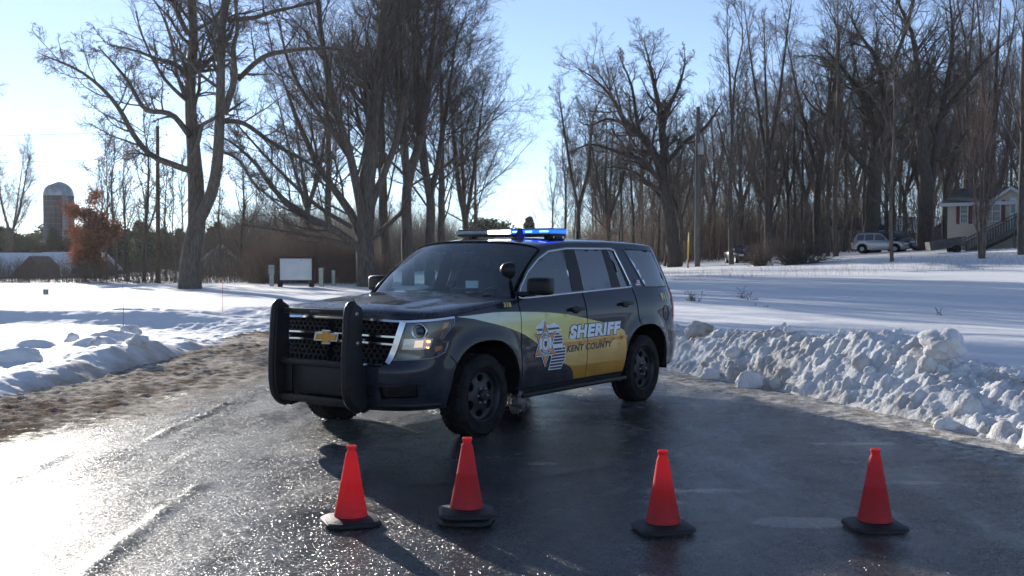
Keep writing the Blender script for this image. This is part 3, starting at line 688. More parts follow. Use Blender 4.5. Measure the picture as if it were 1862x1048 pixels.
# ------------------------------------------------------------------ roof gear
lb = empty('light_bar', (-1.74, 0, 1.852), 0, car)
def barpiece(y0, y1, z0, z1, dep, ch): return MB().box((0, (y0 + y1) / 2, (z0 + z1) / 2), (dep, y1 - y0, z1 - z0), 0, ch)
autosmooth(barpiece(-.62, .62, -.022, .006, .27, .01).build('bar_base', M['black'], lb), 50)
autosmooth(barpiece(-.62, .62, .042, .058, .26, .008).build('bar_top', pm('bar_top', (.03, .03, .033), .3), lb), 50)
autosmooth(barpiece(-.635, -.20, .004, .044, .28, .012).build('clear_lens', M['grey_lens'], lb), 50)
for y0, y1, m_ in ((-.20, -.06, 'white_lit'), (-.05, .09, 'white_lit'), (.10, .25, 'blue_lit'), (.26, .42, 'blue_lit'), (.43, .635, 'blue_lit')):
    autosmooth(barpiece(y0, y1, .004, .044, .28, .012).build('lamp_module', M[m_], lb), 50)
    if m_ == 'blue_lit':
        mb = MB(); mb.box((.138, (y0 + y1) / 2, .024), (.008, (y1 - y0) * .55, .014), 0, .003); mb.build('led_row', M['led'] if 'led' in M else pm('led_row', (.6, .7, 1), .3, emit=(.25, .42, 1.0), estr=4), lb)
for sy in (.5, -.5):
    mb = MB(); mb.box((0, sy, -.035), (.10, .06, .06), 0, .01); mb.box((0, sy + math.copysign(.1, sy), -.055), (.06, .16, .02), 0, .006); mb.build('bar_foot', M['black'], lb)
mb = MB()
for (x, y, z, h_) in ((-1.42, .34, 1.80, .11),):
    prof = [(-.07, 0), (.07, 0), (.045, .04), (-.02, h_), (-.06, h_ * .95)]
    n = len(prof); V = [(x + p[0], y - .022 * (1 - p[1] / h_ * .7), z + p[1]) for p in prof] + [(x + p[0], y + .022 * (1 - p[1] / h_ * .7), z + p[1]) for p in prof]
    mb.add(V, [tuple(range(n)), tuple(range(n, 2 * n))] + [(i, (i + 1) % n, n + (i + 1) % n, n + i) for i in range(n)])
mb.box((-1.42, .34, 1.795), (.17, .07, .03), 0, .01)
mb.build('shark_fin_antenna', M['black'], car, smooth=False)
mb = MB(); prof = [(-.06, 0), (.06, 0), (-.02, .10), (-.05, .10)]; V = [(-2.25 + p[0], .28 - .02, 1.815 + p[1]) for p in prof] + [(-2.25 + p[0], .28 + .02, 1.815 + p[1]) for p in prof]
mb.add(V, [(0, 1, 2, 3), (4, 5, 6, 7), (0, 1, 5, 4), (1, 2, 6, 5), (2, 3, 7, 6), (3, 0, 4, 7)]); mb.tube([(-2.7, .25, 1.82), (-2.7, .25, 1.90)], .016, 8); mb.build('roof_antenna', M['black'], car, smooth=False)
# pillar spotlight
mb = MB(); pb_ = MB(); pb_.lathe([(0, -.085), (.03, -.082), (.056, -.06), (.072, -.02), (.077, .01), (.078, .025), (.070, .030)], 28)
Rm = Vector((-.55, .25, -.05)).normalized().to_track_quat('Z', 'Y').to_matrix().to_4x4()
mb.add([Rm @ Vector(v) + Vector((-.44, .93, 1.487)) for v in pb_.V], pb_.F)
mb.tube([(-.45, .93, 1.41), (-.47, .92, 1.38), (-.53, .905, 1.27)], [.014, .020, .024], 8)
sp = mb.build('spotlight', M['bumper'], car)
mb = MB(); pb_ = MB(); pb_.lathe([(0, .028), (.072, .026)], 24); mb.add([Rm @ Vector(v) + Vector((-.44, .93, 1.487)) for v in pb_.V], pb_.F); mb.build('spotlight_lens', M['chrome'], sp)
# wipers
for y0, y1 in ((.72, .12), (-.02, -.62)):
    mb = MB(); mb.tube([(-.34, y0 * 1.0, 1.235), (-.40, (y0 + y1) / 2, 1.262), (-.385, y1, 1.258)], [.012, .009, .006], 6); mb.box((-.36, y0, 1.235), (.09, .07, .04), 0, .012); mb.build('wiper', M['black'], car)
# ice hanging behind the front wheel
mb = MB(); rr = random.Random(3)
for k in range(34): mb.sphere((-.60 + rr.uniform(-.07, .07), .93 + rr.uniform(-.05, .05), .26 + rr.uniform(-.09, .08)), rr.uniform(.02, .05), 2)
for k in range(6): mb.tube([(-.62 + .03 * k - .06, .95, .2), (-.62 + .03 * k - .06, .95, .2 - rr.uniform(.03, .09))], [.012, .002], 5)
mb.build('ice_clump', M['ice'], car, smooth=False)

# ------------------------------------------------------------------ livery
for side in (1, -1):
    gold = [(.40, 1.092), (.18, 1.098), (-.09, 1.108), (-.30, 1.107), (-.54, 1.098), (-.80, 1.086), (-1.03, 1.071), (-1.34, 1.040), (-1.69, .984), (-1.96, .939), (-2.37, .848), (-2.44, .825)]
    gold += [(-2.462, .79), (-2.467, .72), (-2.465, .60), (-2.45, .50), (-2.42, .385), (-1.484, .385), (-1.45, .45), (-1.413, .495), (-1.36, .53), (-1.273, .558), (-1.15, .59), (-1.0, .665), (-.85, .757), (-.748, .811), (-.575, .888), (-.40, .94), (-.244, .982), (0.0, 1.03), (.184, 1.066)]
    go = fixn(panel(MB(), xz(gold), [], .05, .0022, side).build('gold_graphic', M['gold'], car))
    deep = [(-1.30, .550), (-1.45, .52), (-1.56, .514), (-2.0, .515), (-2.452, .516), (-2.42, .386), (-1.484, .386), (-1.45, .45), (-1.413, .494), (-1.36, .528)]
    fixn(panel(MB(), xz(deep), [], .05, .0030, side).build('sill_band', M['deep_gold'], go))
    st = [(-1.19, .728), (-1.22, .765), (-2.495, .768), (-2.47, .735)]
    fixn(panel(MB(), xz(st), [], .05, .0032, side).build('orange_stripe', M['orange'], go))
    X = (-1.352, -2.368) if side > 0 else (-2.368, -1.352)
    sh = .16
    Vr, Fr = text_pts('SHERIFF', .055, sh, 1.10)
    mb, _ = text_on_body('SHERIFF', X[0], X[1], .792, .928, .0058, side, .055, sh, 1.10); let = mb.build('sheriff_lettering', M['letter'], car)
    mb, _ = text_on_body('SHERIFF', X[0], X[1], .792, .928, .0044, side, .105, sh, 1.10, ref=Vr); mb.build('letter_outline', M['navy_vinyl'], let)
    X = (-1.305, -2.195) if side > 0 else (-2.195, -1.305)
    mb, _ = text_on_body('KENT COUNTY', X[0], X[1], .664, .732, .0052, side, .032, .22, 1.12); let = mb.build('county_lettering', M['navy_vinyl'], car)
    X = (-3.360, -3.545) if side > 0 else (-3.545, -3.360)
    mb, _ = text_on_body('911', X[0], X[1], 1.112, 1.200, .0035, side, .045, 0.05, 1.0); mb.build('emergency_number', M['yellow_vinyl'], car)
    X = (-.30, -.415) if side > 0 else (-.415, -.30)
    mb, _ = text_on_body('318', X[0], X[1], 1.148, 1.192, .0035, side, .05, 0, 1.05); mb.build('unit_number', M['yellow_vinyl'], car)
    # small flag by the rear pillar
    fl = empty('flag_decal', (0, 0, 0), 0, car); mb = MB(); m3 = MB()
    for k in range(7):
        z0 = 1.288 + k * .010; panel(mb if k % 2 == 0 else m3, xz([(-2.852, z0), (-2.961, z0), (-2.961, z0 + .0098), (-2.852, z0 + .0098)]), [], .06, .003, side)
    mb.build('red_bars', pm('flag_red', (.42, .06, .08), .4), fl); m3.build('white_bars', M['letter'], fl)
    mb = panel(MB(), xz([(-2.852, 1.320), (-2.90, 1.320), (-2.90, 1.358), (-2.852, 1.358)]), [], .06, .0038, side); mb.build('canton', M['navy_vinyl'], fl)
    # state outline behind the star
    mit = [(-1.03, .60), (-.99, .522), (-1.214, .519), (-1.245, .575), (-1.276, .60), (-1.276, .715), (-1.262, .735), (-1.235, .72), (-1.215, .70), (-1.222, .745), (-1.232, .79), (-1.222, .83), (-1.185, .852), (-1.15, .872), (-1.10, .862), (-1.07, .80), (-1.05, .70)]
    upn = [(-.775, .935), (-.80, .955), (-.84, .962), (-.885, 1.0), (-.925, 1.015), (-.905, .985), (-.93, .955), (-1.0, .94), (-1.05, .958), (-1.10, .968), (-1.112, .945), (-1.155, .938), (-1.17, .912), (-1.212, .898), (-1.14, .89), (-1.08, .90), (-1.02, .872), (-.97, .89), (-.92, .885), (-.85, .89), (-.80, .905)]
    def grow(P, g):
        P = np.array(P); t = np.roll(P, -1, 0) - np.roll(P, 1, 0); t /= np.linalg.norm(t, axis=1, keepdims=True); nn = np.stack([t[:, 1], -t[:, 0]], 1)
        a = P[:, 0]; b = P[:, 1]; ar = np.sum(a * np.roll(b, -1) - b * np.roll(a, -1)); return P + nn * g * np.sign(ar)
    so = MB()
    for P in (mit, upn): panel(so, [(float(s_x(x)), z) for x, z in grow(P, .008)], [], .05, .0040, side)
    so = fixn(so.build('state_outline', M['letter'], car))
    mb = MB()
    for P in (mit, upn):
        z0, z1 = min(q[1] for q in P), max(q[1] for q in P); Pp = np.array(P)
        z = z0
        while z < z1:
            # one dark band of the striped silhouette
            xs_ = []
            for zz in (z + .002, z + .012, z + .022):
                zz = min(zz, z1 - .001); cr = []
                for i in range(len(P)):
                    a, b = P[i], P[(i + 1) % len(P)]
                    if (a[1] > zz) != (b[1] > zz): cr.append(a[0] + (b[0] - a[0]) * (zz - a[1]) / (b[1] - a[1]))
                cr.sort(); xs_.append((zz, cr))
            m_ = min(len(c) for _, c in xs_) // 2
            if len({len(c) for _, c in xs_}) == 1:
                for q in range(m_):
                    Lf = [(c[2 * q + 1], zz) for zz, c in xs_]; Rt = [(c[2 * q], zz) for zz, c in xs_]
                    pol = Lf + Rt[::-1]
                    if abs(Lf[0][0] - Rt[0][0]) > .006 and abs(Lf[2][0] - Rt[2][0]) > .003: panel(mb, [(float(s_x(x)), zq) for x, zq in pol], [], .08, .0050, side)
            z += .030
    fixn(mb.build('state_stripes', M['navy_vinyl'], so))
    # six-pointed star badge
    cx, cz = -.925, .772
    def starpts(rx, rz, inn, k0=0):
        out = []
        for k in range(12):
            a = math.pi / 2 + k * math.pi / 6; r = 1.0 if k % 2 == 0 else inn; out.append((cx - rx * r * math.cos(a), cz + rz * r * math.sin(a)))
        return out
    so2 = fixn(panel(MB(), xz(starpts(.205, .222, .60)), [], .05, .0060, side).build('star_badge', M['letter'], car))
    fixn(panel(MB(), xz(starpts(.192, .208, .58)), [], .05, .0068, side).build('star_rim', M['navy_vinyl'], so2))
    fixn(panel(MB(), xz(starpts(.180, .195, .54)), [], .05, .0076, side).build('star_face', M['orange'], so2))
    mb = MB()
    for k in range(6):
        a = math.pi / 2 + k * math.pi / 3; q = (cx - .186 * math.cos(a), cz + .202 * math.sin(a)); panel(mb, xz([(q[0] + .016 * math.cos(t), q[1] + .016 * math.sin(t)) for t in np.linspace(0, 2 * math.pi, 12, endpoint=False)]), [], .05, .0082, side)
    fixn(mb.build('star_tips', M['gold_badge'], so2))
    el = lambda r1, r2, n=30: [(cx + r1 * math.cos(t), cz + r2 * math.sin(t)) for t in np.linspace(0, 2 * math.pi, n, endpoint=False)]
    fixn(panel(MB(), xz(el(.105, .115)), [], .05, .0084, side).build('seal_ring', M['letter'], so2))
    fixn(panel(MB(), xz(el(.062, .070)), [], .05, .0090, side).build('seal_band', M['orange'], so2))
    fixn(panel(MB(), xz(el(.050, .058)), [], .05, .0096, side).build('seal_centre', M['letter'], so2))
    mb = MB(); panel(mb, xz([(cx + .024, cz + .03), (cx - .024, cz + .03), (cx - .022, cz - .012), (cx, cz - .036), (cx + .022, cz - .012)]), [], .05, .0102, side)
    for word, mid, dirn in (('SHERIFF', math.pi / 2, -1), ('MICHIGAN', -math.pi / 2, 1)):
        for k, ch in enumerate(word):
            a = mid + dirn * (k - (len(word) - 1) / 2) * .26; V, F = text_pts(ch, .02); c0 = (V.min(0) + V.max(0)) / 2; V = (V - c0) * .042
            rot = a - math.pi / 2 if dirn < 0 else a + math.pi / 2; ca, sa = math.cos(rot), math.sin(rot)
            px_ = V[:, 0] * ca - V[:, 1] * sa + .084 * math.cos(a); pz_ = V[:, 0] * sa + V[:, 1] * ca + .092 * math.sin(a)
            mb.add(Pn(s_x(cx - side * px_), cz + pz_, .0104, side), F)
    mb.build('seal_lettering', M['navy_vinyl'], so2)
# unit number on the roof front
V, F = text_pts('318', .03); lo, hi = V.min(0), V.max(0); mb = MB()
mb.add([(-1.03 - .075 * (v[1] - lo[1]) / (hi[1] - lo[1]), -.09 + .18 * (v[0] - lo[0]) / (hi[0] - lo[0]), 1.757 + .018 * (v[1] - lo[1]) / (hi[1] - lo[1])) for v in V], F)
mb.build('roof_number', pm('grey_vinyl', (.35, .37, .4), .4), car)
# ------------------------------------------------------------------ terrain
def _h(i, j, s):
    v = np.sin(i * 127.1 + j * 311.7 + s * 74.7) * 43758.5453; return v - np.floor(v)
def vnoise(x, y, s=0):
    xi = np.floor(x); yi = np.floor(y); fx = x - xi; fy = y - yi; fx = fx * fx * (3 - 2 * fx); fy = fy * fy * (3 - 2 * fy)
    a = _h(xi, yi, s); b = _h(xi + 1, yi, s); c = _h(xi, yi + 1, s); d = _h(xi + 1, yi + 1, s)
    return (a + (b - a) * fx) * (1 - fy) + (c + (d - c) * fx) * fy
def fbm(x, y, sc, oct=4, s=0, g=.5):
    v = 0; a = 1; t = 0
    for o in range(oct):
        v = v + a * vnoise(x * sc * 2 ** o + 17.3 * o, y * sc * 2 ** o + 5.1 * o, s + o); t += a; a *= g
    return v / t - .5
EDGE_L = [(-30, 6.0), (-18, 6.4), (-9.5, 7.9), (-6.5, 9.8), (-5.6, 11.75), (-5.25, 17.3), (-4.9, 22.2), (-4.7, 32), (-5, 60), (-6, 90)]
EDGE_R = [(-3.4, 90), (-1.7, 60), (-.9, 32), (-.3, 22.5), (.9, 18), (2.24, 14.2), (3.0, 12.5), (3.76, 10.2), (4.12, 8.5), (5.0, 7.2), (8.5, 6.2), (18, 5.6), (30, 5.4)]
ROADP = np.array(EDGE_L + EDGE_R + [(30, -9), (-30, -9)], float)
def seg_dist(X, Y, P, closed=False):
    d = np.full(X.shape, 1e9); n = len(P)
    for i in range(n if closed else n - 1):
        ax, ay = P[i]; bx, by = P[(i + 1) % n]; vx, vy = bx - ax, by - ay
        t = np.clip(((X - ax) * vx + (Y - ay) * vy) / (vx * vx + vy * vy), 0, 1); d = np.minimum(d, np.hypot(X - ax - t * vx, Y - ay - t * vy))
    return d
def road_sd(X, Y):
    d = seg_dist(X, Y, ROADP, True); k = inpoly(np.stack([X.ravel(), Y.ravel()], 1), ROADP).reshape(X.shape)
    return np.where(k, d, -d)
MOUNDS = [(-5.75, 15.4, .7, 1.1, .16), (-5.6, 16.6, .45, .9, .30), (-5.55, 14.0, .5, .9, .14), (-6.8, 17.5, .5, .35, .22), (-7.6, 17.0, .4, .3, .20), (-5.9, 18.6, .8, .5, .20), (-8.4, 14.2, .6, .4, .22),
          (-8.6, 26.5, 2.2, .8, .36), (-6.6, 28.0, 1.9, 1.0, .34), (-5.6, 27.2, 1.0, 1.2, .32), (-10.8, 26.0, 2.0, .6, .25)]
def base_z(X, Y):
    X = np.asarray(X, float); Y = np.asarray(Y, float)
    r = np.clip((X - 1) / 33, 0, 1.25) ** 1.3; z = 2.0 * r * smooth(20, 74, Y)
    z = z - .24 * smooth(28, 48, Y) * smooth(0, -6, X) + .25 * smooth(95, 160, Y) - .5 * smooth(-20, -70, X) * smooth(60, 110, Y)
    return z
def ground_z(X, Y, fine=True):
    X = np.asarray(X, float); Y = np.asarray(Y, float)
    sd = road_sd(X, Y); do = -sd + (.35 * fbm(X, Y, .9, 3, 3) if fine else 0)
    right = X > -2.5
    z = base_z(X, Y) + np.where(right, .30 * smooth(.9, 2.2, do), .15 * smooth(-.05, .55, do)) + .10 * smooth(1.6, 6, do)
    z = z - .14 * smooth(.12, -.25, do)
    if fine:
        near = smooth(45, 20, Y)
        z = z + smooth(0, .4, do) * (.16 * fbm(X, Y, .13, 3, 9) + near * .05 * fbm(X, Y, 1.2, 4, 5))
        # packed snow drive and plough ridge on the left
        drive = smooth(24.4, 23.2, Y) * smooth(17.5, 18.5, Y) * smooth(-4, -5.5, X)
        z = z - drive * .12 + drive * .03 * fbm(X, Y * 5, .5, 3, 21) * 2
        ridge = np.exp(-((Y - 24.8 - .02 * (X + 10)) / .55) ** 2) * smooth(-5, -8, X); z = z + ridge * (.20 + .1 * fbm(X, Y, .4, 3, 2))
        rough = smooth(-.1, .5, do) * smooth(2.6, .3, do) * (~right)
        z = z + rough * near * (.12 * np.abs(fbm(X, Y, 2.2, 5, 6, .6)) * 2 - .02) + smooth(0, .5, do) * near * (~right) * smooth(7, 2, do) * (.09 * np.abs(fbm(X, Y, 3.0, 3, 77, .6)) + .045 * np.abs(fbm(X, Y, 8.5, 3, 78, .6)))
        for (mx, my, sx, sy, h) in MOUNDS:
            g = np.exp(-(((X - mx) / sx) ** 2 + ((Y - my) / sy) ** 2) * 1.4)
            z = z + h * .50 * smooth(.1, .9, g) * smooth(-.1, .25, do + .3) * (1 + 1.0 * fbm(X, Y, 1.8, 5, 8, .62))
    return z
def gz(x, y): return float(ground_z(np.array([[x]]), np.array([[y]]), True)[0, 0])
def axis(lo, hi, step, far0, far1, g=1.13):
    a = list(np.arange(lo, hi + 1e-6, step)); s = step; x = a[-1]; up = []
    while x < far1: s *= g; x += s; up.append(x)
    s = step; x = lo; dn = []
    while x > far0: s *= g; x -= s; dn.append(x)
    return np.array(dn[::-1] + a + up)
def grid_mesh(name, xs, ys, fz, mat, mask=None):
    X, Y = np.meshgrid(xs, ys); Z = fz(X, Y); nx, ny = len(xs), len(ys)
    I = np.arange(nx * ny).reshape(ny, nx); F = np.stack([I[:-1, :-1], I[:-1, 1:], I[1:, 1:], I[1:, :-1]], -1).reshape(-1, 4)
    if mask is not None:
        k = mask(X, Y); kk = (k[:-1, :-1] | k[:-1, 1:] | k[1:, 1:] | k[1:, :-1]).ravel(); F = F[kk]
    V = np.stack([X, Y, Z], -1).reshape(-1, 3)
    used = np.unique(F); rm = np.full(len(V), -1); rm[used] = np.arange(len(used)); V = V[used]; F = rm[F]
    me = bpy.data.meshes.new(name); me.vertices.add(len(V)); me.vertices.foreach_set('co', V.ravel().astype(np.float32))
    me.loops.add(F.size); me.loops.foreach_set('vertex_index', F.ravel().astype(np.int32)); me.polygons.add(len(F))
    me.polygons.foreach_set('loop_start', np.arange(0, F.size, 4, dtype=np.int32))
    try: me.polygons.foreach_set('loop_total', np.full(len(F), 4, np.int32))
    except Exception: pass
    me.update(calc_edges=True); me.polygons.foreach_set('use_smooth', np.ones(len(F), bool)); me.materials.append(mat)
    o = bpy.data.objects.new(name, me); COL.objects.link(o); return o, V
def attr(o, nm, vals):
    a = o.data.attributes.new(nm, 'FLOAT', 'POINT'); a.data.foreach_set('value', np.asarray(vals, np.float32))

def snowmat(name, dirt=False, bank=False):
    m, nt, b = newmat(name)
    tc = N(nt, 'ShaderNodeTexCoord'); b.inputs['Roughness'].default_value = .7; b.inputs['Specular IOR Level'].default_value = .12
    n = N(nt, 'ShaderNodeTexNoise'); n.inputs['Scale'].default_value = 30 if bank else 9; n.inputs['Detail'].default_value = 8; n.inputs['Roughness'].default_value = .65; nt.links.new(tc.outputs['Object'], n.inputs['Vector'])
    bp = N(nt, 'ShaderNodeBump'); bp.inputs['Strength'].default_value = .7 if bank else .25; bp.inputs['Distance'].default_value = .04 if bank else .05; nt.links.new(n.outputs['Fac'], bp.inputs['Height']); nt.links.new(bp.outputs[0], b.inputs['Normal'])
    mx = N(nt, 'ShaderNodeMix', data_type='RGBA'); mx.inputs['A'].default_value = (.82, .82, .82, 1); mx.inputs['B'].default_value = (.30, .23, .155, 1)
    n2 = N(nt, 'ShaderNodeTexNoise'); n2.inputs['Scale'].default_value = 2.0 if bank else 1.6; n2.inputs['Detail'].default_value = 9; n2.inputs['Roughness'].default_value = .68; nt.links.new(tc.outputs['Object'], n2.inputs['Vector'])
    at = N(nt, 'ShaderNodeAttribute', attribute_name='dirt')
    ad = N(nt, 'ShaderNodeMath', operation='ADD'); nt.links.new(n2.outputs['Fac'], ad.inputs[0]); nt.links.new(at.outputs['Fac'], ad.inputs[1])
    mr = N(nt, 'ShaderNodeMapRange'); mr.inputs['From Min'].default_value = .62; mr.inputs['From Max'].default_value = 1.0; mr.inputs['To Max'].default_value = .9; nt.links.new(ad.outputs[0], mr.inputs['Value'])
    nt.links.new(mr.outputs[0], mx.inputs['Factor']); nt.links.new(mx.outputs['Result'], b.inputs['Base Color'])
    return m
M['snow'] = snowmat('snow'); M['bank_snow'] = snowmat('ploughed_snow', bank=True)

gx = axis(-11.5, 6.5, .06, -420, 420, 1.10); gy = axis(5.0, 29, .06, -160, 620, 1.10)
go_, GV = grid_mesh('ground', gx, gy, ground_z, M['snow']); tag(go_, kind='structure')
sd_ = road_sd(GV[:, 0], GV[:, 1])
attr(go_, 'dirt', np.where(GV[:, 0] < -2.5, .36 * smooth(-.75, .1, sd_) * smooth(60, 25, GV[:, 1]) + .10 * smooth(-3, 0, sd_), .25 * smooth(-.4, .1, sd_)) - .06)

def roadmat():
    m, nt, b = newmat('wet_asphalt')
    tc = N(nt, 'ShaderNodeTexCoord'); co = tc.outputs['Object']
    def noise(sc, det=6, rg=.6, vec=co):
        n = N(nt, 'ShaderNodeTexNoise'); n.inputs['Scale'].default_value = sc; n.inputs['Detail'].default_value = det; n.inputs['Roughness'].default_value = rg; nt.links.new(vec, n.inputs['Vector']); return n.outputs['Fac']
    def rng(v, a, c, d=0., e=1.):
        r = N(nt, 'ShaderNodeMapRange'); r.inputs['From Min'].default_value = a; r.inputs['From Max'].default_value = c; r.inputs['To Min'].default_value = d; r.inputs['To Max'].default_value = e; nt.links.new(v, r.inputs['Value']); return r.outputs[0]
    def math_(op, a, c):
        q = N(nt, 'ShaderNodeMath', operation=op)
        for i, v in enumerate((a, c)):
            if isinstance(v, (int, float)): q.inputs[i].default_value = v
            else: nt.links.new(v, q.inputs[i])
        return q.outputs[0]
    def mixc(f, a, c):
        q = N(nt, 'ShaderNodeMix', data_type='RGBA')
        for k, v in (('Factor', f), ('A', a), ('B', c)):
            if isinstance(v, tuple): q.inputs[k].default_value = (*v, 1)
            elif isinstance(v, (int, float)): q.inputs[k].default_value = v
            else: nt.links.new(v, q.inputs[k])
        return q.outputs['Result']
    mp = N(nt, 'ShaderNodeMapping'); mp.inputs['Scale'].default_value = (1, .28, 1); mp.inputs['Rotation'].default_value = (0, 0, math.radians(62)); nt.links.new(co, mp.inputs[0])
    mud = N(nt, 'ShaderNodeAttribute', attribute_name='mud').outputs['Fac']; frost = N(nt, 'ShaderNodeAttribute', attribute_name='frost').outputs['Fac']; pud = N(nt, 'ShaderNodeAttribute', attribute_name='puddle').outputs['Fac']
    dry = N(nt, 'ShaderNodeAttribute', attribute_name='dryness').outputs['Fac']
    stone = noise(240, 3); n1 = noise(1.1, 8, .62); streak = noise(1.4, 7, .6, mp.outputs[0]); n3 = noise(7, 8, .7)
    c = mixc(rng(stone, .4, .75), (.018, .019, .021), (.075, .075, .078))
    c = mixc(math_('MULTIPLY', rng(n1, .42, .70), .75), c, (.105, .098, .088)); c = mixc(math_('MULTIPLY', rng(noise(.55, 6, .6), .46, .62), .5), c, (.012, .013, .015))
    # salt / frozen film streaks
    fr = math_('MULTIPLY', rng(math_('ADD', math_('MULTIPLY', dry, .085), math_('ADD', math_('MULTIPLY', streak, .7), math_('MULTIPLY', n3, .3))), .46, .64), frost)
    c = mixc(math_('MULTIPLY', fr, math_('MULTIPLY', .9, rng(stone, .30, .62, .55, 1.0))), c, (.43, .42, .40))
    # sandy slush
    mm = rng(math_('ADD', math_('MULTIPLY', n3, .7), mud), .72, .98)
    slush = mixc(rng(math_('ADD', math_('MULTIPLY', noise(5, 8, .7), .55), math_('MULTIPLY', noise(1.3, 5, .6, mp.outputs[0]), .45)), .43, .60), (.16, .122, .09), (.68, .61, .51))
    c = mixc(mm, c, slush)
    sn = N(nt, 'ShaderNodeAttribute', attribute_name='snowy').outputs['Fac']
    ms = rng(math_('ADD', math_('MULTIPLY', n3, .7), sn), .78, .98); c = mixc(ms, c, mixc(rng(noise(9, 6), .4, .65), (.30, .26, .21), (.72, .71, .69)))
    nt.links.new(c, b.inputs['Base Color'])
    wet = math_('ADD', rng(n1, .35, .62, .15, .27), math_('MULTIPLY', dry, .0)); wet = math_('ADD', wet, math_('MULTIPLY', fr, .12)); wet = math_('ADD', wet, math_('MULTIPLY', mm, .25)); wet = math_('ADD', wet, math_('MULTIPLY', ms, .3))
    pm_ = rng(math_('ADD', pud, math_('MULTIPLY', n3, .5)), .70, .84)
    wet = math_('MULTIPLY', wet, math_('SUBTRACT', 1.0, math_('MULTIPLY', pm_, .93)))
    nt.links.new(wet, b.inputs['Roughness'])
    # stone chips: each one a wet facet with its own tilt, so low sun breaks up into glints
    def cells(sc):
        v = N(nt, 'ShaderNodeTexVoronoi'); v.inputs['Scale'].default_value = sc; nt.links.new(co, v.inputs['Vector']); return v.outputs['Color']
    def vm(op, a, c):
        q = N(nt, 'ShaderNodeVectorMath', operation=op)
        for i, v in enumerate((a, c)):
            if isinstance(v, tuple): q.inputs[i].default_value = v
            elif op == 'SCALE' and i == 1: nt.links.new(v, q.inputs['Scale'])
            else: nt.links.new(v, q.inputs[i])
        return q.outputs[0]
    tilt = vm('MULTIPLY', vm('ADD', vm('SUBTRACT', cells(95), (.5, .5, .5)), vm('SUBTRACT', cells(230), (.5, .5, .5))), (1, 1, 0))
    ln = N(nt, 'ShaderNodeVectorMath', operation='LENGTH'); nt.links.new(tilt, ln.inputs[0]); tilt = vm('SCALE', tilt, math_('MULTIPLY', math_('POWER', ln.outputs['Value'], 3.0), 6.0))
    amp = math_('MULTIPLY', math_('ADD', .34, math_('MULTIPLY', dry, .0)), rng(n1, .34, .60, .45, 1.15)); amp = math_('MULTIPLY', amp, math_('SUBTRACT', 1.0, pm_))
    bp = N(nt, 'ShaderNodeBump'); bp.inputs['Distance'].default_value = .012; bp.inputs['Strength'].default_value = .35; nt.links.new(noise(38, 5), bp.inputs['Height'])
    nn = N(nt, 'ShaderNodeVectorMath', operation='NORMALIZE'); nt.links.new(vm('ADD', bp.outputs[0], vm('SCALE', tilt, amp)), nn.inputs[0]); nt.links.new(nn.outputs[0], b.inputs['Normal'])
    nt.links.new(math_('MULTIPLY', math_('SUBTRACT', 1.0, math_('MAXIMUM', mm, ms)), math_('MULTIPLY', rng(pm_, 0, 1, .20, .40), math_('SUBTRACT', 1.0, math_('MULTIPLY', dry, .95)))), b.inputs['Specular IOR Level'])
    return m
def road_z(X, Y):
    sd = road_sd(X, Y); z = .02 * fbm(X, Y, .35, 3, 31) * (seg_dist(X, Y, np.array([(-1, 10.1), (.7, 12.5)])) > 2.6) + base_z(X, Y)
    # frozen tyre ridges running up the lane
    for (x0, y0, y1, h, s_) in ((-2.18, 5.0, 7.9, .020, .045), (-3.15, 8.9, 12.2, .015, .035), (-2.95, 9.5, 11.6, .010, .03), (-3.6, 6.6, 9.0, .014, .06), (-1.55, 11.5, 15.0, .010, .05), (-2.6, 7.6, 9.4, .010, .03)):
        z = z + h * np.exp(-((X - x0 - .10 * fbm(X * 0, Y, .8, 3, 33)) / s_) ** 2) * smooth(y0, y0 + .6, Y) * smooth(y1, y1 - .6, Y) * np.clip(-.25 + 2.2 * vnoise(X * 5, Y * 4.3, 8) * (.6 + .8 * vnoise(X * 19, Y * 17, 9)), 0, 1.4)
    left = smooth(-2.2, -3.2, X) * smooth(6.4, 7.4, Y)
    # tyre-rutted sandy slush along the left edge
    band = left * smooth(2.6, 1.3, sd + .6 * fbm(X, Y, .5, 3, 40)) * smooth(30, 20, Y)
    z = z + band * (.055 * np.abs(fbm(X, Y * .22, 2.6, 5, 12, .65)) * 2 + .040 * (vnoise(X * 11, Y * 8, 4) ** 3) + .025 * np.abs(fbm(X, Y, 9, 3, 14)) + .01)
    r = smooth(1.1, .2, sd + .4 * fbm(X, Y, .7, 3, 41)) * (X > -2.5); z = z + r * (.035 * np.abs(fbm(X, Y, 3.0, 5, 13, .65)) * 2 + .01)
    # frozen ridges in the shade on the right
    g = smooth(2.9, 1.0, sd) * (X > 1.5); z = z + g * .030 * np.abs(fbm(X * .5 + Y * .2, Y * 2.2, 1.5, 4, 15, .6))
    return z
rx = axis(-7.5, 6.5, .045, -26, 26, 1.16); ry = axis(5.0, 24, .05, -6, 84, 1.13)
ro_, RV = grid_mesh('road', rx, ry, road_z, roadmat(), mask=lambda X, Y: road_sd(X, Y) > -.7); tag(ro_, kind='structure')
X, Y = RV[:, 0], RV[:, 1]; sd_ = road_sd(X, Y)
attr(ro_, 'mud', smooth(-2.4, -3.2, X) * (.72 * smooth(3.6, 1.35, sd_ + .9 * fbm(X, Y, .45, 4, 40)) + .0) - .0)
attr(ro_, 'snowy', (X > -2) * .62 * smooth(.95, .15, sd_ + .5 * fbm(X, Y, .8, 3, 41)))
attr(ro_, 'dryness', smooth(-.2, -2.2, X + .9 * fbm(X, Y, .5, 3, 90)))
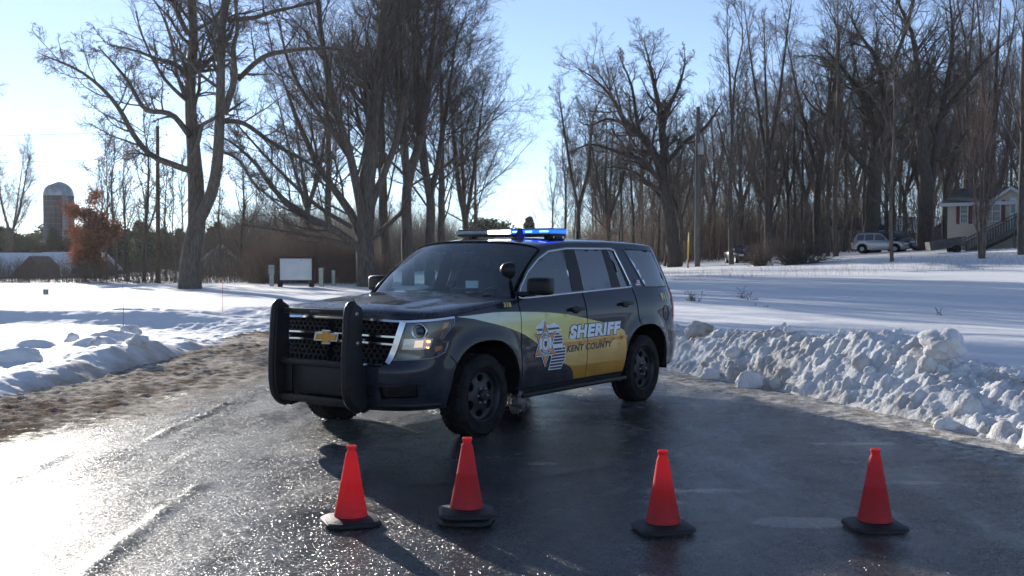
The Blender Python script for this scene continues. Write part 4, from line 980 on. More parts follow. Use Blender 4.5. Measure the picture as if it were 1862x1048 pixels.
attr(ro_, 'frost', np.clip(.18 + .95 * smooth(-.4, -2.4, X) * smooth(30, 15, Y) + .95 * (X > .6) * smooth(4.6, 1.0, sd_ + .8 * fbm(X, Y, .6, 3, 95)), 0, 1))
pd = np.zeros(len(X))
for (mx, my, sx, sy, h) in [(1.75, 6.45, .38, .19, .85), (1.15, 7.35, .9, .14, .62), (.95, 7.0, .40, .12, .62), (2.9, 7.6, .6, .12, .6), (.2, 8.3, .5, .12, .58), (3.0, 9.2, .9, .16, .6), (-4.9, 9.3, 1.0, .3, .5), (-2.4, 9.7, .6, .10, .5), (1.2, 13.3, .35, .2, .7), (-.3, 5.9, .5, .12, .4)]:
    pd = np.maximum(pd, h * np.exp(-(((X - mx) / sx) ** 2 + ((Y - my) / sy) ** 2) * .9))
attr(ro_, 'puddle', pd)

# ------------------------------------------------------------------ ploughed bank on the right
def snow_bank():
    path = catmull([(-.6, 34), (-.1, 26), (.45, 21.5), (1.5, 17.6), (2.55, 14.4), (3.30, 12.6), (4.05, 10.3), (4.45, 8.8), (5.4, 7.6), (8.6, 6.7), (13, 6.2)], 30)
    L = np.concatenate([[0], np.cumsum(np.hypot(*np.diff(path, axis=0).T))]); st = .022; na = int(L[-1] / st); a = np.linspace(0, L[-1], na)
    px_ = np.interp(a, L, path[:, 0]); py_ = np.interp(a, L, path[:, 1]); tx = np.gradient(px_); ty = np.gradient(py_); k = np.hypot(tx, ty); tx /= k; ty /= k
    nx, ny = -ty, tx                      # towards the field side
    W = 2.9; nb = int(W / .022); b = np.linspace(-.35, W - .35, nb)
    A, B = np.meshgrid(a, b, indexing='ij')
    H = .44 + .18 * fbm(A, A * 0, .35, 3, 51) * 2 + .10 * np.sin(A * .9 + 1)
    H = H * (1 - .1 * smooth(10, 0, A)) * (1 - .35 * smooth(22.5, 27, A)) + .05
    prof = smooth(-.15, .75, B) ** .8 * smooth(2.45, 1.0, B)
    Z = H * prof
    rr = np.random.RandomState(5)
    for _ in range(2600):
        r = rr.choice([rr.uniform(.022, .05), rr.uniform(.045, .09), rr.uniform(.09, .17)], p=[.60, .34, .06]); ca = rr.uniform(0, L[-1]); cb = rr.uniform(-.1, 1.7) if rr.rand() < .9 else rr.uniform(-.3, .2)
        i0, i1 = max(0, int((ca - r) / st)), min(na, int((ca + r) / st) + 2); j0, j1 = max(0, int((cb - r + .35) / .022)), min(nb, int((cb + r + .35) / .022) + 2)
        if i1 <= i0 or j1 <= j0: continue
        a_, b_ = A[i0:i1, j0:j1], B[i0:i1, j0:j1]; dd = (a_ - ca) ** 2 + (b_ - cb) ** 2; ic, jc = min(na - 1, int(ca / st)), min(nb - 1, max(0, int((cb + .35) / .022)))
        z0 = H[ic, jc] * prof[ic, jc] - r * rr.uniform(.15, .6) + .25 * (Z[ic, jc] - H[ic, jc] * prof[ic, jc])
        top = z0 + np.sqrt(np.maximum(r * r - dd, 0)) * rr.uniform(.5, 1.0); Z[i0:i1, j0:j1] = np.where(dd < r * r, np.maximum(Z[i0:i1, j0:j1], top), Z[i0:i1, j0:j1])
    Z += smooth(-.2, .1, B) * smooth(2.5, 2.0, B) * (.34 * np.abs(fbm(A, B, 1.3, 2, 61, .5)) - .06 + .12 * np.abs(fbm(A + .1 * fbm(A, B, 6, 2, 5), B, 3.6, 2, 62, .5)) + .12 * np.abs(fbm(A, B, 7.5, 2, 64, .5)) + .095 * fbm(A, B, 16, 3, 63) + .03 * np.abs(fbm(A, B, 30, 1, 65)))
    bx = px_[:, None] - nx[:, None] * B; by = py_[:, None] - ny[:, None] * B
    # keep the field side to the right of the travel direction
    bx = px_[:, None] + (-ny * 0 + nx)[:, None] * B; by = py_[:, None] + ny[:, None] * B
    base = base_z(bx, by) + .30 * smooth(1.4, 2.3, B) - .12 * smooth(0, -.3, B) - .12 * smooth(2.2, 2.55, B)
    V = np.stack([bx, by, base + np.maximum(Z, 0)], -1).reshape(-1, 3); I = np.arange(na * nb).reshape(na, nb); F = np.stack([I[:-1, :-1], I[1:, :-1], I[1:, 1:], I[:-1, 1:]], -1).reshape(-1, 4)
    top = (base + np.maximum(Z, 0)); VV = [V]; FF = [F[:, ::-1]]; nv = len(V); dd_ = []
    bm = bmesh.new(); bmesh.ops.create_icosphere(bm, subdivisions=3, radius=1); IV = np.array([v.co[:] for v in bm.verts]); IF = np.array([[q.index for q in f.verts] for f in bm.faces]); bm.free()
    for _ in range(260):
        i = rr.randint(int(na * .1), na); j = int(np.clip((rr.uniform(-.12, 1.25) + .35) / .022, 0, nb - 1)); r = rr.choice([rr.uniform(.02, .045), rr.uniform(.04, .085), rr.uniform(.08, .13)], p=[.66, .28, .06])
        if IV is None: break
        q = IV * (1 + .30 * (vnoise(IV[:, 0] * 1.7 + _, IV[:, 1] * 1.7 + IV[:, 2] * 1.3, 3) - .5) + .22 * (vnoise(IV[:, 0] * 4 + _, IV[:, 2] * 4 + IV[:, 1] * 3, 4) - .5) + .12 * (vnoise(IV[:, 0] * 9 + _, IV[:, 2] * 9 + IV[:, 1] * 8, 4) - .5))[:, None] * r * rr.uniform(.75, 1.25, 3)
        VV.append(q + np.array([bx[i, j], by[i, j], top[i, j] + r * rr.uniform(-.35, .25)])); FF.append(np.concatenate([IF, IF[:, 2:]], 1) + nv); nv += len(q); dd_.append(np.full(len(q), rr.choice([0, .05, .15, .28])))
    F = np.concatenate(FF); V = np.concatenate(VV); F = [f if f[2] != f[3] else f[:3] for f in F.tolist()]
    o = mesh('snow_bank', V, F, M['bank_snow'])
    dirt = .20 * fbm(A, B, .9, 4, 71) * 2 + .10 * smooth(.5, .9, Z / np.maximum(H, .1)) + .22 * smooth(13, 7, A) + .14 * smooth(.4, -.1, B) + .13 + .10 * fbm(A, B, 4, 3, 72)
    attr(o, 'dirt', np.concatenate([dirt.ravel()] + dd_)); tag(o, 'long lumpy bank of ploughed snow between the road and the open snow field', 'snow bank')
    return path
BANK = snow_bank()

def chunk(name, x, y, r, sc, seed, label, dirty=0.0, zoff=.0, group=None, on=None):
    bm = bmesh.new(); bmesh.ops.create_icosphere(bm, subdivisions=4, radius=1)
    for v in bm.verts:
        p = v.co.copy(); d = mnoise.noise(p * 1.3 + Vector((seed * 3.7, 0, seed))) * .34 + mnoise.noise(p * 3.1 + Vector((seed, seed, 0))) * .14 + mnoise.noise(p * 7 + Vector((0, seed, 0))) * .05
        v.co = p * (1 + d)
    me = bpy.data.meshes.new(name); 
    for v in bm.verts: v.co = Vector((v.co.x * r * sc[0], v.co.y * r * sc[1], v.co.z * r * sc[2]))
    bm.to_mesh(me); bm.free(); me.polygons.foreach_set('use_smooth', np.ones(len(me.polygons), bool)); me.materials.append(M['bank_snow'])
    o = bpy.data.objects.new(name, me); COL.objects.link(o); o.location = (x, y, (on if on is not None else gz(x, y)) + r * sc[2] * (.45 + zoff)); o.rotation_euler = (0, 0, seed * 1.7)
    attr(o, 'dirt', np.full(len(me.vertices), dirty)); tag(o, label, 'snow chunk', group); return o
# ------------------------------------------------------------------ trees
def norm(v): return v / np.maximum(np.linalg.norm(v, axis=-1, keepdims=True), 1e-9)
def tubes(P, R, k):
    """P (n, s, 3) polylines, R (n, s) radii -> verts, quads"""
    n, s, _ = P.shape; T = np.empty_like(P); T[:, 1:-1] = P[:, 2:] - P[:, :-2]; T[:, 0] = P[:, 1] - P[:, 0]; T[:, -1] = P[:, -1] - P[:, -2]; T = norm(T)
    ref = np.where(np.abs(T[:, :1, 2:3]) > .8, np.array([1., 0, 0]), np.array([0, 0, 1.])); U = norm(np.cross(np.broadcast_to(ref, T.shape), T)); W = np.cross(T, U)
    a = 2 * np.pi * np.arange(k) / k; V = P[:, :, None] + (U[:, :, None] * np.cos(a)[:, None] + W[:, :, None] * np.sin(a)[:, None]) * R[:, :, None, None]
    I = np.arange(n * s * k).reshape(n, s, k); J = np.roll(I, -1, 2); F = np.stack([I[:, :-1], J[:, :-1], J[:, 1:], I[:, 1:]], -1).reshape(-1, 4); return V.reshape(-1, 3), F
def fastmesh(name, parts, mat):
    V = np.concatenate([p[0] for p in parts]); off = 0; Fs = []
    for p in parts: Fs.append(p[1] + off); off += len(p[0])
    F = np.concatenate(Fs); me = bpy.data.meshes.new(name); me.vertices.add(len(V)); me.vertices.foreach_set('co', V.ravel().astype(np.float32))
    me.loops.add(F.size); me.loops.foreach_set('vertex_index', F.ravel().astype(np.int32)); me.polygons.add(len(F)); me.polygons.foreach_set('loop_start', np.arange(0, F.size, 4, dtype=np.int32))
    try: me.polygons.foreach_set('loop_total', np.full(len(F), 4, np.int32))
    except Exception: pass
    me.update(calc_edges=True); me.polygons.foreach_set('use_smooth', np.ones(len(F), bool)); me.materials.append(mat); return me
def grow(p, d, L, r0, seg, wig, up, rng, taper=.75):
    n = len(p); P = np.empty((n, seg + 1, 3)); P[:, 0] = p; d = norm(d)
    for i in range(seg):
        d = norm(d + rng.normal(0, wig, (n, 3)) + np.array([0, 0, up]))
        P[:, i + 1] = P[:, i] + d * (L / seg)[:, None]
    t = np.linspace(0, 1, seg + 1)[None]; R = r0[:, None] * (1 - t * taper); return P, R
def children(P, R, m, t0, t1, ang, rng, jit=.25, power=1.0):
    n, s, _ = P.shape; t = t0 + (t1 - t0) * ((np.arange(m)[None] + rng.random((n, m))) / m) ** power; f = t * (s - 1); i = np.minimum(f.astype(int), s - 2); u = f - i; ii = np.arange(n)[:, None]
    A, B = P[ii, i], P[ii, i + 1]; pos = A + (B - A) * u[..., None]; rad = R[ii, i] * (1 - u) + R[ii, i + 1] * u; T = norm(B - A)
    q = rng.normal(0, 1, (n, m, 3)); q = norm(q - T * np.sum(q * T, -1, keepdims=True)); a = ang * (1 + rng.normal(0, jit, (n, m)))[..., None]
    D = T * np.cos(a) + q * np.sin(a); L = np.sum(np.linalg.norm(np.diff(P, axis=1), axis=-1), 1)[:, None] * np.ones((n, m))
    return pos.reshape(-1, 3), D.reshape(-1, 3), rad.ravel(), t.ravel(), L.ravel()
def resample(pts, r, n=18):
    c = catmull(pts, 8); l = np.concatenate([[0], np.cumsum(np.linalg.norm(np.diff(c, axis=0), axis=1))]); t = np.linspace(0, l[-1], n); P = np.stack([np.interp(t, l, c[:, k]) for k in range(3)], 1)
    kn = np.linspace(0, l[-1], len(r)); return P, np.interp(t, kn, r)
def branch_out(P1, R1, levels, rng, crown):
    """levels: list of dict(m, t0, t1, ang, len, rr, rmin, seg, wig, up, k)"""
    P, R = P1, R1
    for lv in levels:
        pos, D, rad, t, L = children(P, R, lv['m'], lv['t0'], lv.get('t1', .98), lv['ang'], rng)
        ln = lv['len'] * L * (1.05 - lv.get('fall', .55) * t) * rng.uniform(.55, 1.2, len(L)); ln = np.minimum(ln, lv.get('max', 99))
        r0 = np.maximum(np.minimum(rad * lv['rr'], .9 * rad), lv['rmin']); P, R = grow(pos, D, ln, r0, lv['seg'], lv['wig'], lv['up'], rng, lv.get('taper', .75))
        R = np.maximum(R, lv['rmin'] * .55); crown.append(tubes(P, R, lv['k']))
    return P, R
def leaves(P, n, size, rng, spread=.25):
    """small leaf blades near twig ends"""
    E = P.reshape(-1, 3); c = E[rng.integers(0, len(E), n)] + rng.normal(0, spread, (n, 3)); a = norm(rng.normal(0, 1, (n, 3))); b = norm(np.cross(a, rng.normal(0, 1, (n, 3)))); s = size * rng.uniform(.6, 1.3, (n, 1))
    V = np.stack([c - a * s, c - b * s * .45, c + a * s, c + b * s * .45], 1).reshape(-1, 3); return V, np.arange(4 * n).reshape(n, 4)
M['bark'] = pm('bark', (.088, .071, .058), .9, var=.45, vscale=3.0, bump=.8, bscale=9, stretch=(4, 4, .7))
M['bark_dark'] = pm('dark_bark', (.058, .047, .040), .9, var=.45, vscale=3.0, bump=.8, bscale=9, stretch=(4, 4, .7))
M['bark_warm'] = pm('warm_bark', (.13, .10, .08), .9, var=.45, vscale=3.0, bump=.7, bscale=9, stretch=(4, 4, .7))
M['twig'] = pm('twig', (.082, .063, .052), .85, var=.3, vscale=1.5)
M['twig_warm'] = pm('red_twig', (.155, .105, .083), .85, var=.4, vscale=.8)
M['dead_leaf'] = pm('dead_leaf', (.14, .062, .028), .8, var=.5, vscale=2.5)
M['rust_leaf'] = pm('rust_leaf', (.24, .075, .026), .75, var=.55, vscale=1.2)
def leafmat(name, col, tl):
    m = pm(name, col, .75, var=.5, vscale=1.6); nt = m.node_tree; b = nt.nodes['Principled BSDF']; out = nt.nodes['Material Output']; t = N(nt, 'ShaderNodeBsdfTranslucent'); t.inputs[0].default_value = (*tl, 1)
    mx = N(nt, 'ShaderNodeMixShader'); mx.inputs[0].default_value = .4; nt.links.new(b.outputs[0], mx.inputs[1]); nt.links.new(t.outputs[0], mx.inputs[2]); nt.links.new(mx.outputs[0], out.inputs[0]); return m
M['rust_leaf'] = leafmat('rust_leaf', (.21, .075, .034), (.26, .085, .03)); M['dead_leaf'] = leafmat('dead_leaf', (.13, .06, .03), (.25, .11, .04)); M['needle'] = leafmat('needle', (.028, .040, .026), (.05, .07, .03))

LV_LIMB = lambda m=16, t0=.3, ang=.75, ln=.42, up=.10, rr=.55: dict(m=int(m * 1.25), t0=t0, ang=ang, len=ln * 1.12, rr=rr, rmin=.03, seg=9, wig=.10, up=up, k=5)
LV_BR = lambda m=8, ang=.75, ln=.42, up=.03: dict(m=m + 1, t0=.18, ang=ang, len=ln * 1.3, rr=.55, rmin=.014, seg=6, wig=.17, up=up, k=4)
LV_TW = lambda m=7, ang=.7, ln=.42, up=.02: dict(m=m + 1, t0=.12, ang=ang, len=ln * 1.25, rr=.55, rmin=.008, seg=4, wig=.2, up=up, k=3)
LV_FN = lambda m=5, ang=.65, ln=.55, up=.02: dict(m=m + 2, t0=.15, t1=1.0, ang=ang, len=ln * 1.15, rr=.6, rmin=.0052, seg=2, wig=.16, up=up, k=3)
def make_tree(seed, stems, levels, trunk_mat, twig_mat, leaf=None, kt=9):
    """stems: list of (points, radii) in metres from the base. Returns mesh data for trunk, crown and leaves"""
    rng = np.random.default_rng(seed); tr = []; cr = []; ends = []
    Ps, Rs, wt = [], [], []
    for pts, rad in stems:
        P, R = resample(pts, rad); P[1:-1] += rng.normal(0, .012, P[1:-1].shape) * R[1:-1, None] * 6; tr.append(tubes(P[None], R[None], kt if rad[0] > .12 else 6)); Ps.append(P); Rs.append(R)
    for P, R, (pts, rad) in zip(Ps, Rs, stems):
        Ln = np.sum(np.linalg.norm(np.diff(P, axis=0), axis=1)); lv = [dict(l) for l in levels]
        lv[0]['m'] = max(3, int(lv[0]['m'] * Ln / 12)); lv[0]['t0'] = lv[0]['t0'] if rad[0] > .3 else .15
        E, _ = branch_out(P[None], R[None], lv, rng, cr); ends.append(E.reshape(-1, 3))
    res = [fastmesh('trunk', tr, trunk_mat), fastmesh('crown', cr, twig_mat)]
    if leaf: res.append(fastmesh('dead_leaves', [leaves(np.concatenate(ends), leaf[0], leaf[1], rng, leaf[3] if len(leaf) > 3 else .2)], leaf[2]))
    return res
def place(name, data, x, y, z=None, rz=0.0, sc=1.0, label=None, cat='tree', group=None, names=('trunk', 'crown', 'dead_leaves')):
    r = empty(name, (x, y, (gz(x, y) - .08) if z is None else z), rz); r.scale = (sc, sc, sc) if np.isscalar(sc) else sc
    for me, nm in zip(data, names):
        o = bpy.data.objects.new(nm, me); COL.objects.link(o); o.parent = r
    tag(r, label, cat, group); return r
def px_at(px, d): return (px - 931) / FPX * d
def hero(base, d, stems):
    """stems traced as heights and offsets from the foot of the tree, each with its own reach towards or away"""
    k = d / FPX; out = []
    for pts, rad, dy in stems:
        n = len(pts); out.append(([((px - base[0]) * k, dy * (i / max(1, n - 1)) ** 1.0 if i else 0, (base[1] - py) * k) for i, (px, py) in enumerate(pts)], rad))
    return out

# -- the big oak on the left
oak = hero((345, 527), 56, [
    ([(345, 534), (344, 505), (344, 480), (350, 430), (356, 395), (352, 330), (346, 250), (343, 150), (347, 60), (340, -60), (334, -170)], [.66, .50, .45, .42, .34, .29, .26, .23, .19, .13, .04], 1.0),
    ([(356, 412), (372, 388), (390, 350), (402, 300), (408, 240), (413, 150), (418, 60), (430, -40), (442, -150)], [.34, .31, .28, .25, .22, .19, .15, .1, .04], -1.5),
    ([(350, 312), (318, 300), (288, 286), (266, 256), (236, 196), (190, 150), (120, 118)], [.18, .16, .14, .12, .09, .06, .02], -3.0),
    ([(347, 248), (318, 214), (292, 202), (255, 196), (232, 170), (205, 130), (150, 70)], [.17, .15, .13, .12, .10, .07, .02], 2.5),
    ([(343, 138), (310, 112), (270, 98), (215, 76), (150, 58)], [.14, .11, .09, .06, .02], 3.5),
    ([(346, 66), (330, 30), (318, -10), (290, -70)], [.13, .11, .08, .02], -1.0),
    ([(347, 62), (375, 40), (392, 10), (400, -40)], [.12, .10, .07, .02], 2.0),
    ([(352, 285), (366, 262), (378, 232), (402, 222), (420, 200)], [.13, .11, .09, .07, .03], -1.5),
    ([(350, 140), (370, 118), (392, 85), (410, 50), (420, -20)], [.14, .12, .09, .07, .02], 2.0),
    ([(411, 205), (424, 178), (436, 148), (438, 100), (450, 60), (446, 0)], [.19, .18, .16, .11, .08, .03], -2.0),
    ([(436, 146), (470, 122), (500, 110), (560, 104), (620, 106), (680, 120)], [.14, .13, .12, .09, .06, .02], -3.0),
    ([(408, 222), (440, 224), (470, 240), (510, 268), (570, 300), (640, 345)], [.14, .12, .11, .09, .06, .02], -2.0),
    ([(418, 40), (460, 30), (500, 12), (560, -8), (600, -40)], [.14, .12, .09, .06, .02], 2.5),
    ([(404, 275), (430, 290), (450, 330), (470, 360)], [.09, .07, .05, .02], 2.0)])
place('oak_tree', make_tree(11, oak, [LV_LIMB(15, .42, .85, .30, .05, .42), LV_BR(7, .8, .45, .02), LV_TW(6, .75, .5, .0), LV_FN(4, .7, .6)], M['bark'], M['twig'], (650, .075, M['dead_leaf'], .05)),
      px_at(345, 56), 56, -.05, 0, 1, 'large bare oak with forked trunk and few brown leaves, standing left of the sign board', names=('trunk', 'crown', 'dead_leaves'))
# -- fan-limbed maple in the middle
maple = hero((668, 508), 62, [
    ([(668, 516), (666, 490), (664, 460), (662, 438), (664, 410), (668, 330), (676, 220), (692, 90), (702, -60), (708, -180)], [.62, .52, .50, .48, .36, .32, .26, .2, .13, .04], .5),
    ([(660, 444), (625, 415), (585, 392), (540, 366), (505, 325), (485, 292), (450, 258), (412, 238)], [.25, .22, .20, .17, .14, .11, .07, .02], -3.5),
    ([(660, 440), (610, 425), (560, 416), (500, 404), (440, 396)], [.15, .12, .1, .07, .02], -2.0),
    ([(662, 430), (645, 390), (612, 340), (575, 290), (545, 230), (512, 150), (490, 90)], [.26, .24, .21, .18, .14, .09, .02], 2.5),
    ([(664, 420), (655, 350), (640, 270), (612, 180), (595, 80), (585, -20), (570, -120)], [.28, .26, .22, .19, .15, .1, .03], -1.5),
    ([(668, 380), (690, 320), (715, 250), (735, 160), (750, 60), (760, -40)], [.24, .22, .19, .15, .11, .03], 2.0),
    ([(668, 430), (705, 400), (735, 375), (752, 345)], [.17, .15, .12, .07], -2.5),
    ([(640, 280), (610, 230), (570, 175), (540, 110), (530, 40)], [.15, .14, .11, .08, .02], -3.0),
    ([(640, 400), (580, 360), (520, 300), (470, 240), (440, 200)], [.13, .12, .09, .06, .02], -4.0)])
place('maple_tree', make_tree(12, maple, [LV_LIMB(13, .34, .62, .36, .08, .32), LV_BR(7, .6, .45, .05), LV_TW(6, .55, .5, .03), LV_FN(4, .5, .6, .03)], M['bark'], M['twig'], (160, .07, M['dead_leaf'], .05)),
      px_at(668, 62), 62, -.05, 0, 1, 'broad bare maple fanning low limbs outward, rising just behind the white sign board')
# -- spreading oak behind the SUV roof
lean = hero((1226, 486), 84, [
    ([(1226, 492), (1222, 440), (1214, 380), (1204, 330), (1190, 285), (1165, 250), (1135, 225), (1110, 180), (1075, 145), (1050, 130)], [.62, .55, .48, .42, .34, .28, .22, .15, .09, .03], -1.0),
    ([(1204, 335), (1206, 280), (1203, 225), (1198, 190), (1184, 120), (1172, 70)], [.34, .30, .26, .19, .11, .03], 1.0),
    ([(1200, 215), (1218, 190), (1238, 150), (1250, 110), (1252, 80)], [.2, .17, .13, .08, .02], 2.5),
    ([(1204, 330), (1165, 296), (1120, 280), (1070, 268), (1030, 285)], [.2, .17, .14, .09, .03], -3.0),
    ([(1212, 370), (1170, 320), (1130, 300), (1095, 300)], [.16, .13, .09, .03], 3.0),
    ([(1208, 300), (1240, 262), (1275, 235), (1300, 195)], [.2, .17, .12, .03], -2.5),
    ([(1135, 225), (1105, 215), (1075, 225), (1050, 215)], [.13, .1, .07, .02], 1.5),
    ([(1165, 252), (1158, 210), (1150, 150), (1128, 90)], [.16, .14, .1, .02], 2.0)])
place('oak_tree', make_tree(13, lean, [LV_LIMB(15, .30, .8, .32, .05, .45), LV_BR(7, .75, .45, .03), LV_TW(6, .7, .48, .02), LV_FN(4, .65, .6)], M['bark_dark'], M['twig'], (200, .07, M['dead_leaf'], .05)),
      px_at(1226, 84), 84, None, 0, 1, 'round-headed bare oak at the left edge of the right-hand wood, by the utility pole')
big = hero((1586, 466), 88, [
    ([(1586, 472), (1584, 420), (1586, 340), (1590, 260), (1578, 225), (1550, 170), (1515, 125), (1480, 90)], [.72, .60, .55, .48, .34, .24, .15, .04], -1.0),
    ([(1590, 265), (1604, 220), (1606, 165), (1596, 110), (1565, 60), (1548, 20)], [.38, .33, .27, .2, .12, .03], 1.5),
    ([(1586, 330), (1560, 300), (1530, 270), (1500, 225), (1465, 205), (1440, 170)], [.26, .24, .2, .16, .1, .03], -2.0),
    ([(1600, 225), (1630, 180), (1650, 150), (1690, 110)], [.2, .17, .12, .03], 2.0), ([(1604, 150), (1625, 100), (1640, 40), (1650, -30)], [.2, .16, .1, .03], -2.0)])
place('oak_tree', make_tree(14, big, [LV_LIMB(14, .4, .8, .30, .05, .42), LV_BR(7, .75, .45, .03), LV_TW(6, .7, .48, .02), LV_FN(3, .65, .6)], M['bark_dark'], M['twig'], (160, .07, M['dead_leaf'], .05)),
      px_at(1586, 88), 88, None, 0, 1, 'massive bare oak with thick shaggy trunk standing behind the silver car')
twin = hero((1682, 466), 82, [
    ([(1682, 472), (1680, 430), (1682, 390), (1676, 320), (1664, 240), (1660, 160), (1648, 80), (1620, 20), (1600, -40)], [.66, .58, .54, .36, .3, .24, .17, .1, .03], -1.0),
    ([(1683, 395), (1696, 320), (1706, 250), (1716, 200), (1726, 150), (1736, 80), (1730, 0)], [.36, .32, .28, .24, .19, .13, .04], 1.0),
    ([(1714, 210), (1740, 175), (1770, 130), (1810, 90)], [.2, .16, .11, .03], -2.0), ([(1662, 200), (1640, 160), (1620, 130), (1600, 110)], [.16, .13, .09, .03], 2.0), ([(1704, 270), (1690, 220), (1700, 150), (1690, 60)], [.17, .15, .11, .03], 2.0),
    ([(1700, 300), (1730, 290), (1770, 240), (1820, 225)], [.15, .12, .09, .03], 1.0)])
place('oak_tree', make_tree(15, twin, [LV_LIMB(13, .4, .75, .30, .06, .42), LV_BR(7, .7, .45, .03), LV_TW(5, .65, .48, .02), LV_FN(3, .6, .6)], M['bark_dark'], M['twig'], (120, .07, M['dead_leaf'], .05)),
      px_at(1682, 82), 82, None, 0, 1, 'tall twin-trunked bare oak between the parked cars and the beige house')

# -- shared kinds
def straight(seed, H, r, lean=.03):
    rr = random.Random(seed); pts = [(0, 0, -.1)]; x = y = 0
    for i in range(1, 8): x += rr.gauss(0, lean) * H / 7; y += rr.gauss(0, lean) * H / 7; pts.append((x, y, H * i / 7))
    return (pts, [r * 1.2, r, r * .93, r * .82, r * .68, r * .5, r * .3, .02])
def forked(seed, H, r, hf=.45, n=2, spread=.28):
    rr = random.Random(seed); h0 = H * hf; st = [([(0, 0, -.1), (rr.gauss(0, .1), rr.gauss(0, .1), h0 * .5), (0, 0, h0), (spread * .12 * H, 0, H * (hf + .2)), (spread * .22 * H, rr.gauss(0, .5), H * .86), (spread * .3 * H, rr.gauss(0, .6), H)], [r * 1.25, r, r * .86, r * .62, r * .35, .02])]
    for k in range(1, n):
        a = 2 * math.pi * k / n + rr.gauss(0, .3); c, s_ = math.cos(a), math.sin(a); q = spread * rr.uniform(.8, 1.2); e = rr.uniform(.85, 1.0)
        st.append(([(0, 0, h0 * .97), (q * .10 * H * c, q * .10 * H * s_, H * (hf + .16)), (q * .22 * H * c, q * .22 * H * s_, H * .8 * e), (q * .3 * H * c, q * .3 * H * s_, H * e)], [r * .7, r * .58, r * .34, .02]))
    return st
FOR = [LV_LIMB(11, .42, .58, .27, .09, .32), LV_BR(5, .55, .48, .06), LV_TW(4, .55, .5, .04), LV_FN(4, .5, .65, .03)]
OPEN = [LV_LIMB(12, .36, .7, .30, .07, .32), LV_BR(6, .7, .45, .03), LV_TW(5, .65, .55, .02), LV_FN(5, .6, .7)]
DENSE = [LV_LIMB(12, .24, .80, .46, .07, .27), LV_BR(7, .6, .46, .04), LV_TW(6, .6, .50, .02), LV_FN(5, .6, .7, .02)]
KIND = {
    'pole_a': make_tree(21, [straight(1, 21, .19)], FOR, M['bark'], M['twig']), 'pole_b': make_tree(22, [straight(2, 20, .15, .05)], FOR, M['bark_dark'], M['twig']),
    'pole_c': make_tree(23, forked(3, 21, .17, .5, 2, .22), FOR, M['bark'], M['twig']), 'pole_d': make_tree(24, forked(4, 20, .20, .38, 3, .3), FOR, M['bark_dark'], M['twig']),
    'open_a': make_tree(25, forked(5, 19, .26, .34, 3, .5), OPEN, M['bark_dark'], M['twig']), 'open_b': make_tree(26, forked(6, 18, .23, .3, 4, .6), OPEN, M['bark'], M['twig']),
    'dense_a': make_tree(27, forked(7, 19, .30, .30, 3, .42), DENSE, M['bark'], M['twig']), 'dense_b': make_tree(28, [straight(8, 17, .26, .03)], DENSE, M['bark'], M['twig']),
    'slim': make_tree(29, [straight(9, 9, .06, .05)], [LV_LIMB(20, .2, .5, .3, .08), LV_BR(6, .5, .45, .04), LV_TW(4, .5, .5)], M['bark_warm'], M['twig']),
    'leafy': make_tree(30, [straight(10, 10, .09, .06)], [LV_LIMB(20, .2, .7, .32, .03), LV_BR(6, .6, .45, .02), LV_TW(4, .6, .5)], M['bark_dark'], M['twig'], (450, .085, M['dead_leaf'], .12)),
}
def kind(nm, px, d, rz, sc, label, group=None, z=None, name='bare_tree'): return place(name, KIND[nm], px_at(px, d), d, z, rz, sc, label, 'tree', group)
# middle cluster right of the maple
G1 = 'bare maples clustered behind the SUV'
for i, (nm, px, d, rz, s, lb) in enumerate([
        ('dense_a', 742, 66, .4, 1.08, 'stout bare maple right of the fan-limbed one, snow patch on its trunk'), ('dense_b', 706, 72, 1.9, 1.22, 'straight bare maple seen through the gap right of the broad maple'),
        ('dense_a', 782, 70, 2.4, 1.02, 'bare maple above the left end of the SUV light bar'), ('dense_b', 806, 76, .9, 1.05, 'slender bare maple rising just left of the SUV light bar'),
        ('dense_a', 846, 80, 4.0, .82, 'shorter bare maple rising over the unlit end of the SUV light bar'), ('dense_b', 590, 84, 5.0, 1.1, 'bare maple standing behind the white sign board'),
        ('dense_b', 868, 95, 2.9, .70, 'small bare tree at the right end of the middle cluster by the lane'), ('open_a', 560, 92, .3, .9, 'bare tree far behind the two grey utility posts')]):
    kind(nm, px, d, rz, s, lb, G1)
# left background
G2 = 'young trees along the left hedgerow'
for i, (nm, px, d, s, rz) in enumerate([('leafy', 232, 74, .95, 0), ('leafy', 262, 72, 1.2, 2), ('slim', 196, 78, 1.15, 1), ('leafy', 302, 76, .85, 4), ('slim', 318, 70, .8, 3), ('leafy', 212, 82, 1.1, 5), ('slim', 330, 80, 1.0, 0.5), ('leafy', 440, 84, 1.15, 1.2), ('slim', 470, 78, .8, 2.5), ('leafy', 398, 90, 1.0, 3.6), ('slim', 500, 90, .9, .4), ('leafy', 180, 88, 1.0, 2.2)]):
    kind(nm, px, d, rz, s, 'thin young tree with a few clinging brown leaves in the left hedgerow' if nm == 'leafy' else 'thin leafless sapling in the left hedgerow', G2 + (' with leaves' if nm == 'leafy' else ' without leaves'), name='young_tree')
kind('open_b', 22, 120, 1.0, .78, 'rounded bare tree at the far left edge beyond the silo', None, 0)
kind('open_a', -60, 105, 2.0, .9, 'bare tree half out of frame at the left edge', None, 0)
